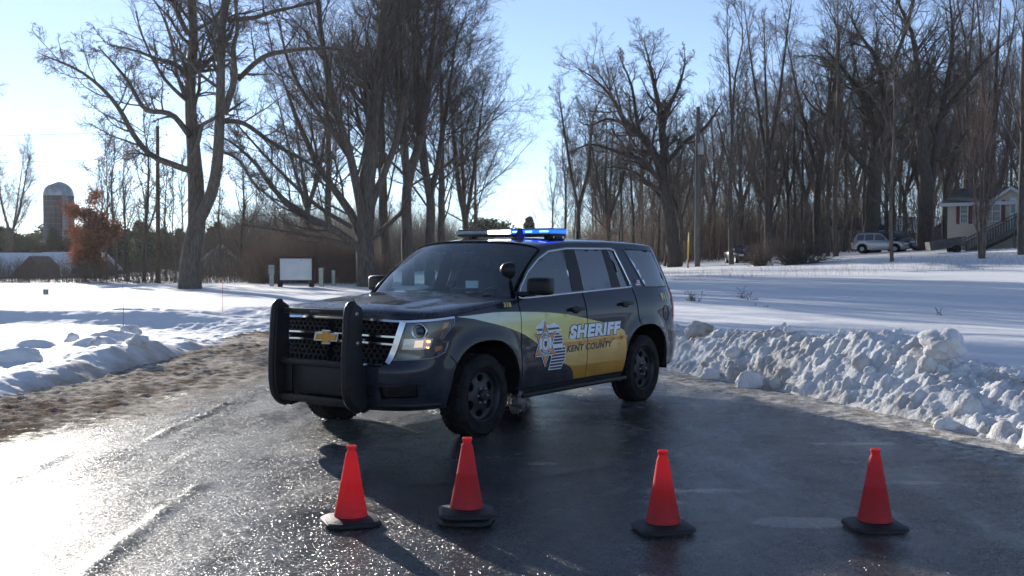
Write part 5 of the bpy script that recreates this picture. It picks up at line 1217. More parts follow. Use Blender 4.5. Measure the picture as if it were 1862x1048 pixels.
# right wood: individual trees
rr = random.Random(44)
LB = {'pole_a': 'tall straight bare trunk in the right-hand wood', 'pole_b': 'slim dark bare trunk in the right-hand wood', 'pole_c': 'tall bare tree with two-way fork in the right-hand wood', 'pole_d': 'tall bare tree with several upright stems in the right-hand wood', 'open_a': 'wide-crowned bare tree within the right-hand wood', 'open_b': 'many-limbed bare tree within the right-hand wood'}
spots = []
for i in range(70):
    px = 1000 + 900 * (i + rr.random()) / 70; d = rr.uniform(88, 150); 
    if px < 1100: d += 25
    spots.append((px, d))
for i, (px, d) in enumerate(spots):
    nm = rr.choice(['pole_a', 'pole_b', 'pole_b', 'pole_c', 'pole_d', 'open_a', 'open_a', 'open_b'] if px > 1150 else ['pole_b', 'pole_c', 'open_b', 'open_a'])
    s = rr.uniform(.85, 1.1) * (1 if px > 1520 else .86 if px > 1270 else .80 if px > 1150 else .68) * (d / 110) ** .5
    kind(nm, px, d, rr.uniform(0, 6.28), s, LB[nm], LB[nm].split(' in the')[0].split(' within')[0] + 's of the wood')
for nm, px, d, rz, s, lb in [('open_a', 1052, 96, .5, .86, 'bare tree at the left tip of the right-hand wood, above the SUV rear'), ('open_b', 1105, 92, 1.7, .8, 'low-forked bare tree left of the round-headed oak'), ('pole_d', 1395, 84, 0, 1.05, 'tall multi-stemmed bare tree behind the dark parked car'), ('pole_c', 1330, 80, 1, .95, 'bare forked tree just right of the utility pole'),
                              ('pole_a', 1858, 62, .6, 1.1, 'dark thick trunk beside the house gable at the right edge'), ('pole_d', 1800, 92, 2.2, 1.2, 'tall bare tree with several stems rising behind the beige house'), ('pole_c', 1755, 90, 4, 1.15, 'tall bare tree behind the left end of the beige house'), ('pole_a', 1520, 84, 3, 1.0, 'straight bare trunk left of the massive oak'),
                              ('open_a', 1488, 92, 5, 1.1, 'bare tree with long leaning limb behind the snowy bush')]:
    kind(nm, px, d, rz, s, lb)
# slim front trees on the right field
kind('slim', 1622, 62, .3, (1.6, 1.6, 1.75), 'single slim tree standing on the snow in front of the silver car', name='young_tree')
st = []
rr = random.Random(9)
for k in range(6):
    a = rr.uniform(0, 6.28); l = rr.uniform(.04, .16); H = rr.uniform(7, 10.5); st.append(([(.12 * math.cos(a), .12 * math.sin(a), -.1), ((.15 + l * H * .3) * math.cos(a), (.15 + l * H * .3) * math.sin(a), H * .4), (l * H * math.cos(a), l * H * math.sin(a), H)], [.06, .045, .01]))
place('young_tree', make_tree(31, st, [LV_LIMB(14, .25, .45, .28, .1), LV_BR(6, .45, .45, .06), LV_TW(4, .45, .5, .05)], M['bark_warm'], M['twig_warm']), px_at(1785, 60), 60, None, 0, 1, 'clump of pale thin stems growing in front of the house stairs', 'tree')
# rust-leaved young oak beside the silo
ro = make_tree(32, [straight(12, 6.6, .10, .03), ([(.5, .2, -.1), (.7, .2, 1.5), (.9, .4, 3.2), (1.1, .5, 5.0)], [.07, .06, .05, .01])], [LV_LIMB(30, .18, .95, .40, .03), LV_BR(6, .7, .45, .02), LV_TW(5, .6, .5)], M['bark_dark'], M['twig'], (15000, .105, M['rust_leaf'], .24))
place('oak_tree', ro, px_at(156, 74), 74, None, 0, (.95, .95, .80), 'young oak still covered in rust-brown leaves, in front of the silo')

# evergreens far behind, one tree each
def conifer(seed, H, r):
    rng = np.random.default_rng(seed); n = 150; z = H * (.06 + .92 * rng.random(n) ** .9); a = rng.uniform(0, 6.28, n); L = r * (1.02 - z / H) * rng.uniform(.6, 1.15, n) + .15
    P, R = grow(np.stack([0 * z, 0 * z, z], 1), np.stack([np.cos(a), np.sin(a), .1 + 0 * a], 1), L, np.full(n, .02), 5, .06, -.03, rng)
    return [fastmesh('trunk', [tubes(np.array([[(0, 0, -.2), (0, 0, H * .5), (0, 0, H)]]), np.array([[.16, .1, .02]]), 6)], M['bark_dark']), fastmesh('crown', [leaves(P[:, 1:], 6500, .26, rng, .16)], M['needle'])]
def pine(seed, H, r):
    rng = np.random.default_rng(seed); n = 80; z = H * (.18 + .62 * rng.random(n)); a = rng.uniform(0, 6.28, n); L = r * np.sqrt(np.maximum(.05, 1 - ((z / H - .55) / .5) ** 2)) * rng.uniform(.5, 1.1, n)
    P, R = grow(np.stack([0 * z, 0 * z, z], 1), np.stack([np.cos(a), np.sin(a), .25 + 0 * a], 1), L, np.full(n, .04), 5, .1, .02, rng)
    return [fastmesh('trunk', [tubes(np.array([[(0, 0, -.2), (.1, 0, H * .5), (0, 0, H * .95)]]), np.array([[.2, .14, .03]]), 6)], M['bark_dark']), fastmesh('crown', [leaves(P[:, 2:], 8000, .32, rng, .38), tubes(P, R, 3)], M['needle'])]
EV = [conifer(41, 9, 2.3), conifer(42, 8, 2.6), pine(43, 11, 3.4), pine(44, 10, 3.8)]
rr = random.Random(17)
for i in range(60):
    px = -40 + 690 * (i + rr.random()) / 60; d = rr.uniform(108, 170); k = rr.choice([0, 1, 2, 2, 3, 3]); h = (76 if px < 90 else 88 if px < 330 else 86 if px < 520 else 62) * rr.uniform(.8, 1.12) * d / FPX
    H0 = (9, 8, 11, 10)[k]; s = h / H0
    place('pine_tree' if k > 1 else 'spruce_tree', EV[k], px_at(px, d), d, -.6, rr.uniform(0, 6), (s * 1.1, s * 1.1, s), 'dark bushy pine in the far evergreen belt on the left' if k > 1 else 'dark pointed spruce in the far evergreen belt on the left', 'tree', 'pines of the far left belt' if k > 1 else 'spruces of the far left belt')
for i, (px, d, k, h) in enumerate([(878, 190, 2, 8.2), (890, 200, 3, 7.6), (905, 195, 2, 7.2), (920, 210, 3, 6.9), (962, 185, 0, 7.4), (940, 230, 1, 6.0), (975, 240, 2, 7)]):
    H0 = (9, 8, 11, 10)[k]; h *= 1.15; s = h / H0; place('pine_tree' if k > 1 else 'spruce_tree', EV[k], px_at(px, d), d, .2, i, (s * 1.2, s * 1.2, s), 'small evergreen on the horizon behind the SUV light bar' if px != 962 else 'pointed little spruce standing alone behind the lit end of the light bar', 'tree', 'evergreens on the horizon behind the light bar' if px != 962 else None)

# undergrowth nobody could count
def brush(name, n, px0, px1, d0, d1, h0, h1, mat, seed, lean=.25, r=.012, fan=3, zoff=0.0, label=None, profile=None):
    rng = np.random.default_rng(seed); px = rng.uniform(px0, px1, n); d = rng.uniform(d0, d1, n); x = px_at(px, d); z = ground_z(x[:, None], d[:, None], False)[:, 0] - .05 + zoff
    h = rng.uniform(h0, h1, n) * (profile((px - px0) / (px1 - px0)) if profile else 1)
    dr = norm(np.stack([rng.normal(0, lean, n), rng.normal(0, lean, n), np.ones(n)], 1)); P, R = grow(np.stack([x, d, z], 1), dr, h, np.full(n, r), 4, .10, .02, rng); parts = [tubes(P, R, 3)]
    if fan:
        pos, D, rad, t, L = children(P, R, fan, .2, .95, .6, rng); P2, R2 = grow(pos, D, L * .45 * rng.uniform(.5, 1.2, len(L)), rad * .7, 3, .15, .03, rng); parts.append(tubes(P2, R2, 3))
    me = fastmesh(name, parts, mat); o = bpy.data.objects.new(name, me); COL.objects.link(o); tag(o, label, 'brush', None, 'stuff'); return o
brush('hedge_brush', 2600, -60, 520, 68, 78, .8, 2.0, M['twig'], 51, label='thin leafless brush along the far side of the left snow field')
brush('thicket', 3600, 452, 690, 66, 80, 1.8, 3.4, M['twig_warm'], 52, .4, .013, 5, label='reddish tangled thicket behind the white sign board', profile=lambda u: .55 + .6 * np.sin(np.pi * np.clip(u, 0, 1)) ** .6)
brush('wood_undergrowth', 5200, 975, 1560, 105, 150, 2.5, 7.0, M['twig_warm'], 53, .12, .022, 4, label='dense brown undergrowth filling the right-hand wood', profile=lambda u: .55 + .45 * np.minimum(1, u * 4))
brush('wood_saplings', 1500, 1150, 1862, 95, 160, 5, 13, M['bark'], 54, .05, .035, 4, label='thin saplings crowding the right-hand wood')
brush('far_scrub', 1800, 330, 700, 85, 120, 2.5, 6.0, M['twig'], 57, .2, .018, 5, label='grey leafless scrub behind the oak and maple')
brush('far_wood', 4200, 425, 880, 118, 175, 4.5, 9.0, M['twig'], 58, .12, .028, 4, label='grey-brown far wood closing the horizon behind the middle trees', profile=lambda u: 1.0 - .45 * smooth(.75, 1.0, u))
brush('field_edge_weeds', 700, 1200, 1870, 50, 64, .15, .45, M['twig_warm'], 55, .3, .005, 1, label='dry weeds poking through the right snow field edge')
# ------------------------------------------------------------------ traffic cones
M['cone'] = pm('cone_plastic', (.66, .018, .022), .45, var=.12, vscale=9)
M['cone'] = leafmat('cone_plastic', (.86, .05, .058), (.95, .07, .06))
def scuff(m, col):
    nt = m.node_tree; b = nt.nodes['Principled BSDF']; old = b.inputs['Base Color'].links[0].from_socket; tc = N(nt, 'ShaderNodeTexCoord'); mp = N(nt, 'ShaderNodeMapping'); mp.inputs['Scale'].default_value = (1, 1, 3.5); n = N(nt, 'ShaderNodeTexNoise'); n.inputs['Scale'].default_value = 11; n.inputs['Detail'].default_value = 9; n.inputs['Roughness'].default_value = .7
    nt.links.new(tc.outputs['Object'], mp.inputs[0]); nt.links.new(mp.outputs[0], n.inputs['Vector']); sp = N(nt, 'ShaderNodeSeparateXYZ'); nt.links.new(tc.outputs['Object'], sp.inputs[0]); h = N(nt, 'ShaderNodeMapRange'); h.inputs['From Min'].default_value = .45; h.inputs['From Max'].default_value = .05; h.inputs['To Min'].default_value = -.06; h.inputs['To Max'].default_value = .10; nt.links.new(sp.outputs['Z'], h.inputs['Value'])
    a = N(nt, 'ShaderNodeMath', operation='ADD'); nt.links.new(n.outputs['Fac'], a.inputs[0]); nt.links.new(h.outputs[0], a.inputs[1]); r = N(nt, 'ShaderNodeMapRange'); r.inputs['From Min'].default_value = .56; r.inputs['From Max'].default_value = .74; r.inputs['To Max'].default_value = .55; nt.links.new(a.outputs[0], r.inputs['Value']); mx = N(nt, 'ShaderNodeMix', data_type='RGBA'); nt.links.new(r.outputs[0], mx.inputs['Factor']); nt.links.new(old, mx.inputs['A']); mx.inputs['B'].default_value = (*col, 1); nt.links.new(mx.outputs['Result'], b.inputs['Base Color'])
scuff(M['cone'], (.20, .075, .06))
M['cone_base'] = pm('cone_base_rubber', (.012, .012, .013), .6, var=.5, vscale=30, bump=.2, bscale=80)
cb = MB(); prof = [(.102, .046), (.098, .062), (.0635, .245), (.065, .249), (.0615, .255), (.036, .405), (.033, .418), (.026, .430), (.0245, .440), (.029, .452), (.031, .460), (.028, .466), (.021, .466), (.018, .44)]
cb.lathe(prof, 40); 
def cone_base():
    w_, c_ = .165, .055; P = [(-w_ + c_, -w_), (w_ - c_, -w_), (w_, -w_ + c_), (w_, w_ - c_), (w_ - c_, w_), (-w_ + c_, w_), (-w_, w_ - c_), (-w_, -w_ + c_)]
    V = []; F = []; R = [(1.0, 0.0), (1.0, .016), (.97, .026), (.72, .038), (.55, .044)]
    for s_, z in R: V += [(p[0] * s_, p[1] * s_, z) for p in P]
    for i in range(len(R) - 1): F += [(i * 8 + j, i * 8 + (j + 1) % 8, (i + 1) * 8 + (j + 1) % 8, (i + 1) * 8 + j) for j in range(8)]
    F += [tuple(range(8))[::-1], tuple(range(32, 40))]; return MB().add(V, F)
proto = empty('traffic_cone'); c1 = cb.build('cone_body', M['cone'], proto); c2 = cone_base().build('cone_base', M['cone_base'], proto, smooth=False); autosmooth(c1, 60)
bvm = bmesh.new(); bvm.from_mesh(c2.data); bmesh.ops.bevel(bvm, geom=[e for e in bvm.edges if e.calc_face_angle(0) > .6], offset=.006, segments=2, affect='EDGES'); bvm.to_mesh(c2.data); bvm.free(); c2.data.polygons.foreach_set('use_smooth', np.ones(len(c2.data.polygons), bool)); autosmooth(c2, 40)
def copy_tree(o, parent=None):
    c = o.copy(); COL.objects.link(c); c.parent = parent
    for ch in list(o.children): copy_tree(ch, c)
    return c
CONES = [(-.972, 6.42, 0, .35, .03, 'red traffic cone nearest the left, sunlit, in front of the push bumper'), (-.278, 6.47, 0, -.12, 0, 'lower cone of the stacked pair, only its black base showing'),
         (-.276, 6.466, .040, .1, .02, 'red traffic cone stacked on a second black base, ahead of the front wheel'), (.888, 6.26, 0, .22, -.02, 'red traffic cone in shade between the stacked pair and the puddle'), (2.145, 6.30, 0, .05, 0, 'red traffic cone farthest right, beside the small puddle')]
for i, (x, y, z, rz, tl, lb) in enumerate(CONES):
    o = proto if i == 0 else copy_tree(proto); o.location = (x, y, z + .006); o.rotation_euler = (0, tl * .5, rz); tag(o, lb, 'traffic cone', 'traffic cones set out across the road')

# ------------------------------------------------------------------ snow chunks
for nm, x, y, r, sc, sd_, lb, dt in [
        ('snow_chunk', -6.75, 14.6, .22, (1.5, .9, .62), 2, 'long smooth lump of snow nearest the left edge of the photo', .0), ('snow_chunk', -7.05, 14.4, .09, (1.3, 1, .7), 12, 'small lump beside the long snow lump at the left', .05),
        ('snow_chunk', -6.42, 16.6, .15, (1.2, .9, .9), 3, 'dirty rounded snow chunk in front of the left mounds', .22), ('snow_chunk', -6.75, 18.0, .24, (1.4, .9, .7), 4, 'domed snow lump behind the dirty rounded chunk', .02),
        ('snow_chunk', -7.75, 18.9, .17, (1.0, .8, 1.0), 5, 'upright snow lump left of the left-hand mounds', .0), ('snow_chunk', -7.85, 22.0, .19, (1.1, .9, .8), 6, 'dirty snow chunk at the foot of the nearer red snow stake', .25),
        ('snow_chunk', -5.65, 16.2, .15, (1.2, 1, .7), 7, 'brownish snow lump topping the mound at the road edge', .20), ('snow_chunk', -7.2, 19.8, .22, (1.5, .8, .6), 8, 'pale snow lump beyond the domed one on the packed snow', .02),
        ('snow_chunk', 4.02, 9.85, .10, (1.1, .9, .85), 9, 'clean snow chunk fallen at the foot of the right bank', -.1), ('snow_chunk', 4.38, 9.62, .12, (1.0, .9, .8), 10, 'greyish snow chunk right of the clean one at the bank foot', .08),
        ('snow_chunk', 2.95, 13.2, .17, (1.2, .9, .8), 11, 'snow chunk at the foot of the bank behind the SUV rear wheel', -.05), ('snow_chunk', 2.62, 14.0, .13, (1.3, .9, .8), 13, 'snow chunk nearest the SUV tail at the bank foot', -.02),
        ('snow_chunk', 4.55, 11.3, .20, (1.3, 1, .8), 14, 'big pale boulder of snow topping the right bank', .10), ('snow_chunk', 2.9, 16.6, .19, (1.2, 1, .8), 15, 'brown-stained snow boulder at the far end of the right bank', .34)]:
    chunk(nm, x, y, r, sc, sd_, lb, dt, group=None, on=(.0 if x > 0 and y < 14.5 and r < .2 else (.62 if y < 15 else .40) if x > 0 else None))

# ------------------------------------------------------------------ left field
M['galv'] = pm('galvanised', (.30, .32, .33), .5, .4, var=.2, vscale=4); M['sign_white'] = pm('sign_sheet', (.62, .63, .62), .6, var=.08, vscale=2); M['brown_post'] = pm('brown_post', (.045, .024, .022), .9, var=.3, vscale=5, spec=.08)
M['pole'] = pm('pole_wood', (.11, .10, .085), .9, var=.35, vscale=3, bump=.5, bscale=12, stretch=(5, 5, .5)); M['green_box'] = pm('grey_green_box', (.26, .30, .28), .6, var=.12, vscale=3)
t = empty('sign_board', (px_at(538, 59), 59, gz(px_at(538, 59), 59) - .03), .06)
tag(t, 'white ribbed sign board in a dark brown frame on two short legs', 'sign board')
mb = MB(); wv = 1.74; n = 22
for k in range(n): mb.box((-wv / 2 + wv * (k + .5) / n, 0, 1.0), (wv / n * .86, .03, 1.2)); 
mb.box((0, .015, 1.0), (wv, .02, 1.2)); mb.build('panel', M['sign_white'], t, smooth=False)
MB().box((0, 0, 1.65), (2.0, .14, .12), 0, .01).build('top_rail', M['brown_post'], t); MB().box((0, 0, .385), (1.78, .08, .05), 0, .01).build('bottom_rail', M['brown_post'], t)
for s in (-1, 1):
    MB().box((s * .935, 0, 1.0), (.13, .12, 1.25), 0, .01).build('side_post', M['brown_post'], t); MB().box((s * .86, 0, .16), (.26, .14, .42), 0, .01).build('leg', M['brown_post'], t)
mk = pm('marker_ink', (.08, .08, .10), .6); mb = MB()
for x0, z0, x1, z1 in ((.26, 1.5, .262, 1.42), (.28, 1.5, .283, 1.43), (.262, 1.46, .28, 1.46), (.12, 1.22, .124, 1.18), (-.82, 1.02, -.80, 1.01), (.13, 1.0, .131, .94)): mb.tube([(x0, -.026, z0), (x1, -.026, z1)], .006, 4)
mb.build('scribble', mk, t)
t = empty('meter_pedestal', (px_at(494, 60), 60, gz(px_at(494, 60), 60) - .03)); tag(t, 'grey electric meter pedestal with round glass meter, left of the sign board', 'meter')
MB().box((0, 0, .38), (.22, .2, .8), 0, .01).build('post', M['galv'], t); MB().box((0, -.02, .92), (.30, .24, .46), 0, .02).build('meter_case', M['galv'], t); MB().lathe([(0, -.30), (.07, -.29), (.09, -.22), (.10, -.12)], 20, 'Y', (0, 0, 1.0)).build('meter_dial', M['lens'], t); MB().box((0, 0, 1.18), (.33, .28, .05), 0, .01).build('lid', M['galv'], t)
for px, d, h, w_, lb in ((584, 60, 1.08, .25, 'pale green-grey utility post right beside the sign board'), (606.5, 62, .92, .21, 'shorter pale utility post nearest the thicket')):
    t = empty('utility_post', (px_at(px, d), d, gz(px_at(px, d), d) - .03)); tag(t, lb, 'utility post', 'pale utility posts right of the sign'); MB().box((0, 0, h * .42), (w_ * .9, w_ * .8, h * .84), 0, .012).build('post_body', M['green_box'], t); MB().box((0, 0, h * .90), (w_, w_ * .9, h * .2), 0, .02).build('cap', M['green_box'], t)
stk = pm('red_stake', (.45, .06, .04), .5)
for x, y, h, lb in ((px_at(223, 21.9), 21.9, 1.02, 'thin red snow stake standing by the dirty chunk, the nearer of two'), (px_at(404, 27.4), 27.4, .86, 'thin red snow stake by the far plough ridge')):
    mb = MB(); z = gz(x, y); mb.tube([(0, 0, -.3), (.01, 0, h * .5), (0, 0, h)], [.007, .006, .005], 6); mb.sphere((0, 0, h), .008, 1); o = mb.build('snow_stake', stk, None, loc=(x, y, z)); tag(o, lb, 'snow stake', 'red snow stakes on the left')
t = empty('wooden_box', (px_at(83, 47), 47, gz(px_at(83, 47), 47)), .2); tag(t, 'small weathered box sitting alone on the left snow field', 'box'); MB().box((0, 0, .10), (.20, .2, .2), 0, .01).build('box_body', M['green_box'], t); MB().box((0, 0, .215), (.23, .23, .04), 0, .008).build('lid', M['pole'], t)

# ------------------------------------------------------------------ farm on the far left
M['silo'] = pm('silo_stave', (.075, .073, .08), .85, var=.4, vscale=1.2, bump=.3, bscale=4, stretch=(3, 3, .35)); M['dome'] = pm('silo_dome', (.34, .37, .40), .45, .5, var=.2, vscale=2)
def silo(px, d, w_, ytop, yd, lb):
    k = d / FPX; r = w_ * k / 2; z1 = CAM_H + (HOR - yd) * k; z2 = CAM_H + (HOR - ytop) * k; t = empty('silo', (px_at(px, d), d, -1)); tag(t, lb, 'silo')
    mb = MB(); mb.lathe([(r, 0), (r, z1 + 1)], 40); mb.build('stave_wall', M['silo'], t)
    for i in range(9): pass
    mb = MB()
    for i in range(14): z = .8 + (z1 + .2) * i / 14; mb.tube([((r + .01) * math.cos(a), (r + .01) * math.sin(a), z) for a in np.linspace(0, 2 * math.pi, 40, endpoint=False)], .010, 4, closed=True)
    mb.build('hoop', M['galv'], t)
    mb = MB(); prof = [(r * 1.02 * math.cos(a), z1 + 1 + (z2 - z1) * math.sin(a)) for a in np.linspace(0, math.pi / 2, 9)]; mb.lathe(prof, 20); mb.build('dome', M['dome'], t, smooth=False)
    mb = MB(); mb.box((r * .75, -r * .75, (z1 + 1) * .5), (.5, .5, z1 + 1), math.pi / 4); mb.build('chute', M['galv'], t)
silo(108, 120, 52, 331, 357, 'tall weathered silo with grey metal dome, the nearer of two'); silo(124, 128, 24, 344, 362, 'second silo half hidden behind the nearer one')
M['roof_snow'] = pm('roof_snow', (.78, .79, .80), .8); M['barn'] = pm('barn_board', (.13, .10, .085), .85, var=.3, vscale=2)
def gable_house(name, x, y, z, w_, dp, hw, hr, wall, roof, rz=0.0, over=.35, thick=.16, label='', cat='building', axis_x=True):
    t = empty(name, (x, y, z), rz); tag(t, label, cat)
    a, b = w_ / 2, dp / 2; V = [(-a, -b, 0), (a, -b, 0), (a, b, 0), (-a, b, 0), (-a, -b, hw), (a, -b, hw), (a, b, hw), (-a, b, hw)]
    if axis_x: V += [(-a, 0, hr), (a, 0, hr)]; F = [(0, 1, 5, 4), (2, 3, 7, 6), (1, 2, 6, 9, 5), (3, 0, 4, 8, 7)]
    else: V += [(0, -b, hr), (0, b, hr)]; F = [(0, 1, 5, 8, 4), (2, 3, 7, 9, 6), (1, 2, 6, 5), (3, 0, 4, 7)]
    mesh('wall', V, F, wall, t, smooth=False)
    mb = MB(); sl = (hr - hw) / (b if axis_x else a)
    for s in (-1, 1):
        if axis_x: q = [(-a - over, 0, hr + .02), (a + over, 0, hr + .02), (a + over, s * (b + over), hw - sl * over + .02), (-a - over, s * (b + over), hw - sl * over + .02)]
        else: q = [(0, -b - over, hr + .02), (0, b + over, hr + .02), (s * (a + over), b + over, hw - sl * over + .02), (s * (a + over), -b - over, hw - sl * over + .02)]
        q2 = [(p[0], p[1], p[2] + thick) for p in q]; mb.add(q + q2, [(0, 1, 2, 3), (4, 5, 6, 7), (0, 1, 5, 4), (1, 2, 6, 5), (2, 3, 7, 6), (3, 0, 4, 7)])
    mb.build('roof', roof, t, smooth=False); return t
gable_house('barn', px_at(20, 92), 92, -.6, 11, 8, .8, 2.5, M['barn'], M['roof_snow'], .12, label='low barn with snow-covered roof at the far left edge')
gable_house('shed', px_at(72, 88), 88, -.6, 2.8, 3, .8, 2.2, M['barn'], M['barn'], 0, label='small dark gabled shed in front of the snowy barn roof', axis_x=False)
gable_house('outbuilding', px_at(135, 100), 100, -.6, 5.5, 6, 1.2, 2.6, M['barn'], M['roof_snow'], -.1, label='snow-roofed outbuilding behind the rust-leaved oak')
gable_house('farmhouse', px_at(402, 105), 105, -.5, 3.2, 5, 1.9, 3.3, pm('pale_siding', (.34, .36, .38), .8), M['roof_snow'], .2, label='small pale house with snowy roof right of the big oak trunk', axis_x=False)
mb = MB(); mb.tube([(0, 0, -.3), (0, .02, 5), (.03, 0, 10.2)], [.16, .14, .11], 10); o = mb.build('utility_pole', pm('old_pole', (.10, .065, .045), .9, var=.3, vscale=3), loc=(px_at(288, 70), 70, 0)); o.name = 'utility_pole'; tag(o, 'brown wooden utility pole just left of the big oak', 'utility pole')

# ------------------------------------------------------------------ right side: pole, marker, house, cars
xp, yp = px_at(1268, 79), 79; zp = gz(xp, yp); t = empty('utility_pole', (xp, yp, zp)); tag(t, 'tall grey wooden utility pole standing on the right field, with transformer can', 'utility pole')
HP = (HOR - 196) * 79 / FPX + CAM_H - zp; mb = MB(); mb.tube([(0, 0, -.4), (0, 0, HP * .5), (.02, 0, HP)], [.20, .17, .13], 12); mb.build('pole_shaft', M['pole'], t)
zt = (HOR - 272) * 79 / FPX + CAM_H - zp; mb = MB(); mb.lathe([(0, -.40), (.20, -.40), (.22, -.36), (.22, .34), (.20, .40), (.05, .46), (0, .46)], 20, 'Z', (.16, -.26, zt)); mb.box((.08, -.12, zt + .1), (.1, .2, .08)); mb.build('transformer', M['galv'], t)
mb = MB(); mb.tube([(-.19, -.02, .2), (-.185, -.02, HP * .5), (-.16, 0, HP * .85)], .03, 6); mb.build('conduit', M['galv'], t)
t = empty('marker_post', (px_at(1251, 76), 76, gz(px_at(1251, 76), 76))); tag(t, 'thin yellow marker post with red foot, left of the utility pole', 'marker post'); mb = MB(); mb.tube([(-.02, 0, .5), (.03, 0, 1.5), (.07, 0, 2.5)], .055, 8); mb.build('yellow_sleeve', pm('marker_yellow', (.55, .36, .05), .6), t); mb = MB(); mb.tube([(0, 0, -.2), (-.02, 0, .6)], .06, 8); mb.build('red_foot', pm('marker_red', (.30, .06, .05), .6), t)
def wire(name, a, b, sag, lb, r=.012):
    mb = MB(); A, B = np.array(a, float), np.array(b, float); mb.tube([A + (B - A) * u - np.array([0, 0, sag * 4 * u * (1 - u)]) for u in np.linspace(0, 1, 24)], r, 4); o = mb.build(name, pm('wire_' + name, (.03, .03, .03), .8)); tag(o, lb, 'wire')
wire('service_wire', (xp + .1, yp, CAM_H + (HOR - 268) * 79 / FPX), (20, 30, 11.2), .6, 'overhead service wire running up to the right from the tall grey pole', .004)
wire('power_line', (-70, 78, 10.9), (px_at(288, 70), 70, 9.9), .5, 'upper power line at the far left running to the brown pole', .014); wire('power_line', (-70, 79, 8.9), (px_at(288, 70), 70, 8.2), .5, 'lower power line at the far left running to the brown pole', .014)

M['siding'] = pm('beige_siding', (.40, .355, .30), .8, var=.06, vscale=1); M['trim'] = pm('white_trim', (.42, .43, .45), .6); M['shutter'] = pm('shutter', (.10, .035, .03), .7); M['deck'] = pm('deck_wood', (.075, .075, .075), .85, var=.35, vscale=4); M['shingle'] = pm('shingle', (.045, .045, .05), .9, var=.3, vscale=6)
M['pane'] = pm('window_pane', (.05, .06, .07), .05, 0, coat=.5)
D = 74; k = D / FPX; Z = lambda y: CAM_H + (HOR - y) * k; Xp = lambda x: px_at(x, D)
z0 = 1.55; t = empty('house', (Xp(1722), D, z0)); tag(t, 'beige sided house with white trim, red-brown shutters and a small gable, at the right edge', 'house')
TH = math.radians(42); CT, ST = math.cos(TH), math.sin(TH); t.rotation_euler = (0, 0, -TH); XO = Xp(1722)
def R_(x): m = (x - 931) / FPX; return (m * D - XO) / (CT + m * ST)
def Hh(y, x=1722): return CAM_H + (HOR - y) * (D - R_(x) * ST) / FPX - z0
eave = Hh(373, 1722); wl = 16.0
mb = MB(); mb.box((wl / 2, 3.5, eave / 2), (wl, 7, eave))
nb = int(eave / .16)
for i in range(nb): mb.box((wl / 2, -.012, .16 * i + .07), (wl, .03, .135), 0, 0, Matrix.Rotation(.09, 4, 'X'))
mb.build('wall', M['siding'], t, smooth=False)
mb = MB(); mb.add([(-.4, -.45, eave), (wl + .4, -.45, eave), (wl + .4, 3.5, eave + 1.3), (-.4, 3.5, eave + 1.3), (-.4, 7.4, eave), (wl + .4, 7.4, eave)], [(0, 1, 2, 3), (3, 2, 5, 4)]); mb.add([(-.4, -.45, eave - .02), (wl + .4, -.45, eave - .02), (wl + .4, 7.4, eave - .02), (-.4, 7.4, eave - .02)], [(0, 1, 2, 3)]); mb.build('roof', M['shingle'], t, smooth=False)
mb = MB(); mb.box((wl / 2, -.47, eave - .02), (wl + .8, .05, .22)); mb.build('fascia', M['trim'], t, smooth=False)
# gable wing
gx0, gp = R_(1797), Hh(340, 1842); gx1 = 2 * R_(1842) - gx0; gm = (gx0 + gx1) / 2; ge = eave + .02
mb = MB(); mb.add([(gx0, -.35, 0), (gx1, -.35, 0), (gx1, -.35, ge), (gm, -.35, gp - .1), (gx0, -.35, ge), (gx0, 1, 0), (gx0, 1, ge), (gx1, 1, 0), (gx1, 1, ge)], [(0, 1, 2, 3, 4), (5, 0, 4, 6), (1, 7, 8, 2)])
for i in range(nb): mb.box((gm, -.362, .16 * i + .07), (gx1 - gx0, .03, .135), 0, 0, Matrix.Rotation(.09, 4, 'X'))
mb.build('gable_wall', M['siding'], t, smooth=False)
mb = MB(); rf = MB()
for s, xe in ((-1, gx0 - .3), (1, gx1 + .3)):
    zl = ge - .2; mb.add([(gm, -.62, gp), (xe, -.62, zl), (xe, -.62, zl - .2), (gm, -.62, gp - .2), (gm, -.57, gp), (xe, -.57, zl), (xe, -.57, zl - .2), (gm, -.57, gp - .2)], [(0, 1, 2, 3), (4, 5, 6, 7), (0, 1, 5, 4), (2, 3, 7, 6)])
    rf.add([(gm, -.6, gp + .02), (xe, -.6, zl + .02), (xe, 3.4, zl + .02), (gm, 3.4, gp + .02)], [(0, 1, 2, 3)])
mb.build('barge_board', M['trim'], t, smooth=False); rf.build('gable_roof', M['shingle'], t, smooth=False)
def win(px0, px1, y0, y1, yy, two=False, shut=True):
    x0, x1, a, b = R_(px0), R_(px1), Hh(y1, (px0 + px1) / 2), Hh(y0, (px0 + px1) / 2); fr = MB(); cx = (x0 + x1) / 2
    for q, wq in ((x0, .07), (x1, .07)) + (((cx, .08),) if two else ()): fr.box((q, yy - .04, (a + b) / 2), (wq, .08, b - a + .1))
    for q in (a, b, (a + b) / 2): fr.box((cx, yy - .042, q), (x1 - x0 + .07, .078, .06))
    for q in np.linspace(x0, x1, 7 if two else 4)[1:-1]: fr.box((q, yy - .03, (a + b) / 2), (.018, .05, b - a))
    for q in (a + (b - a) * .25, a + (b - a) * .75): fr.box((cx, yy - .031, q), (x1 - x0, .05, .018))
    w = fr.build('window', M['trim'], t, smooth=False); MB().box((cx, yy - .018, (a + b) / 2), (x1 - x0, .02, b - a)).build('pane', M['pane'], w, smooth=False)
    if shut:
        for s in (-1, 1): MB().box(((x0 if s < 0 else x1) + s * .17, yy - .03, (a + b) / 2), (.22, .05, b - a + .1), 0, .01).build('shutter', M['shutter'], t)
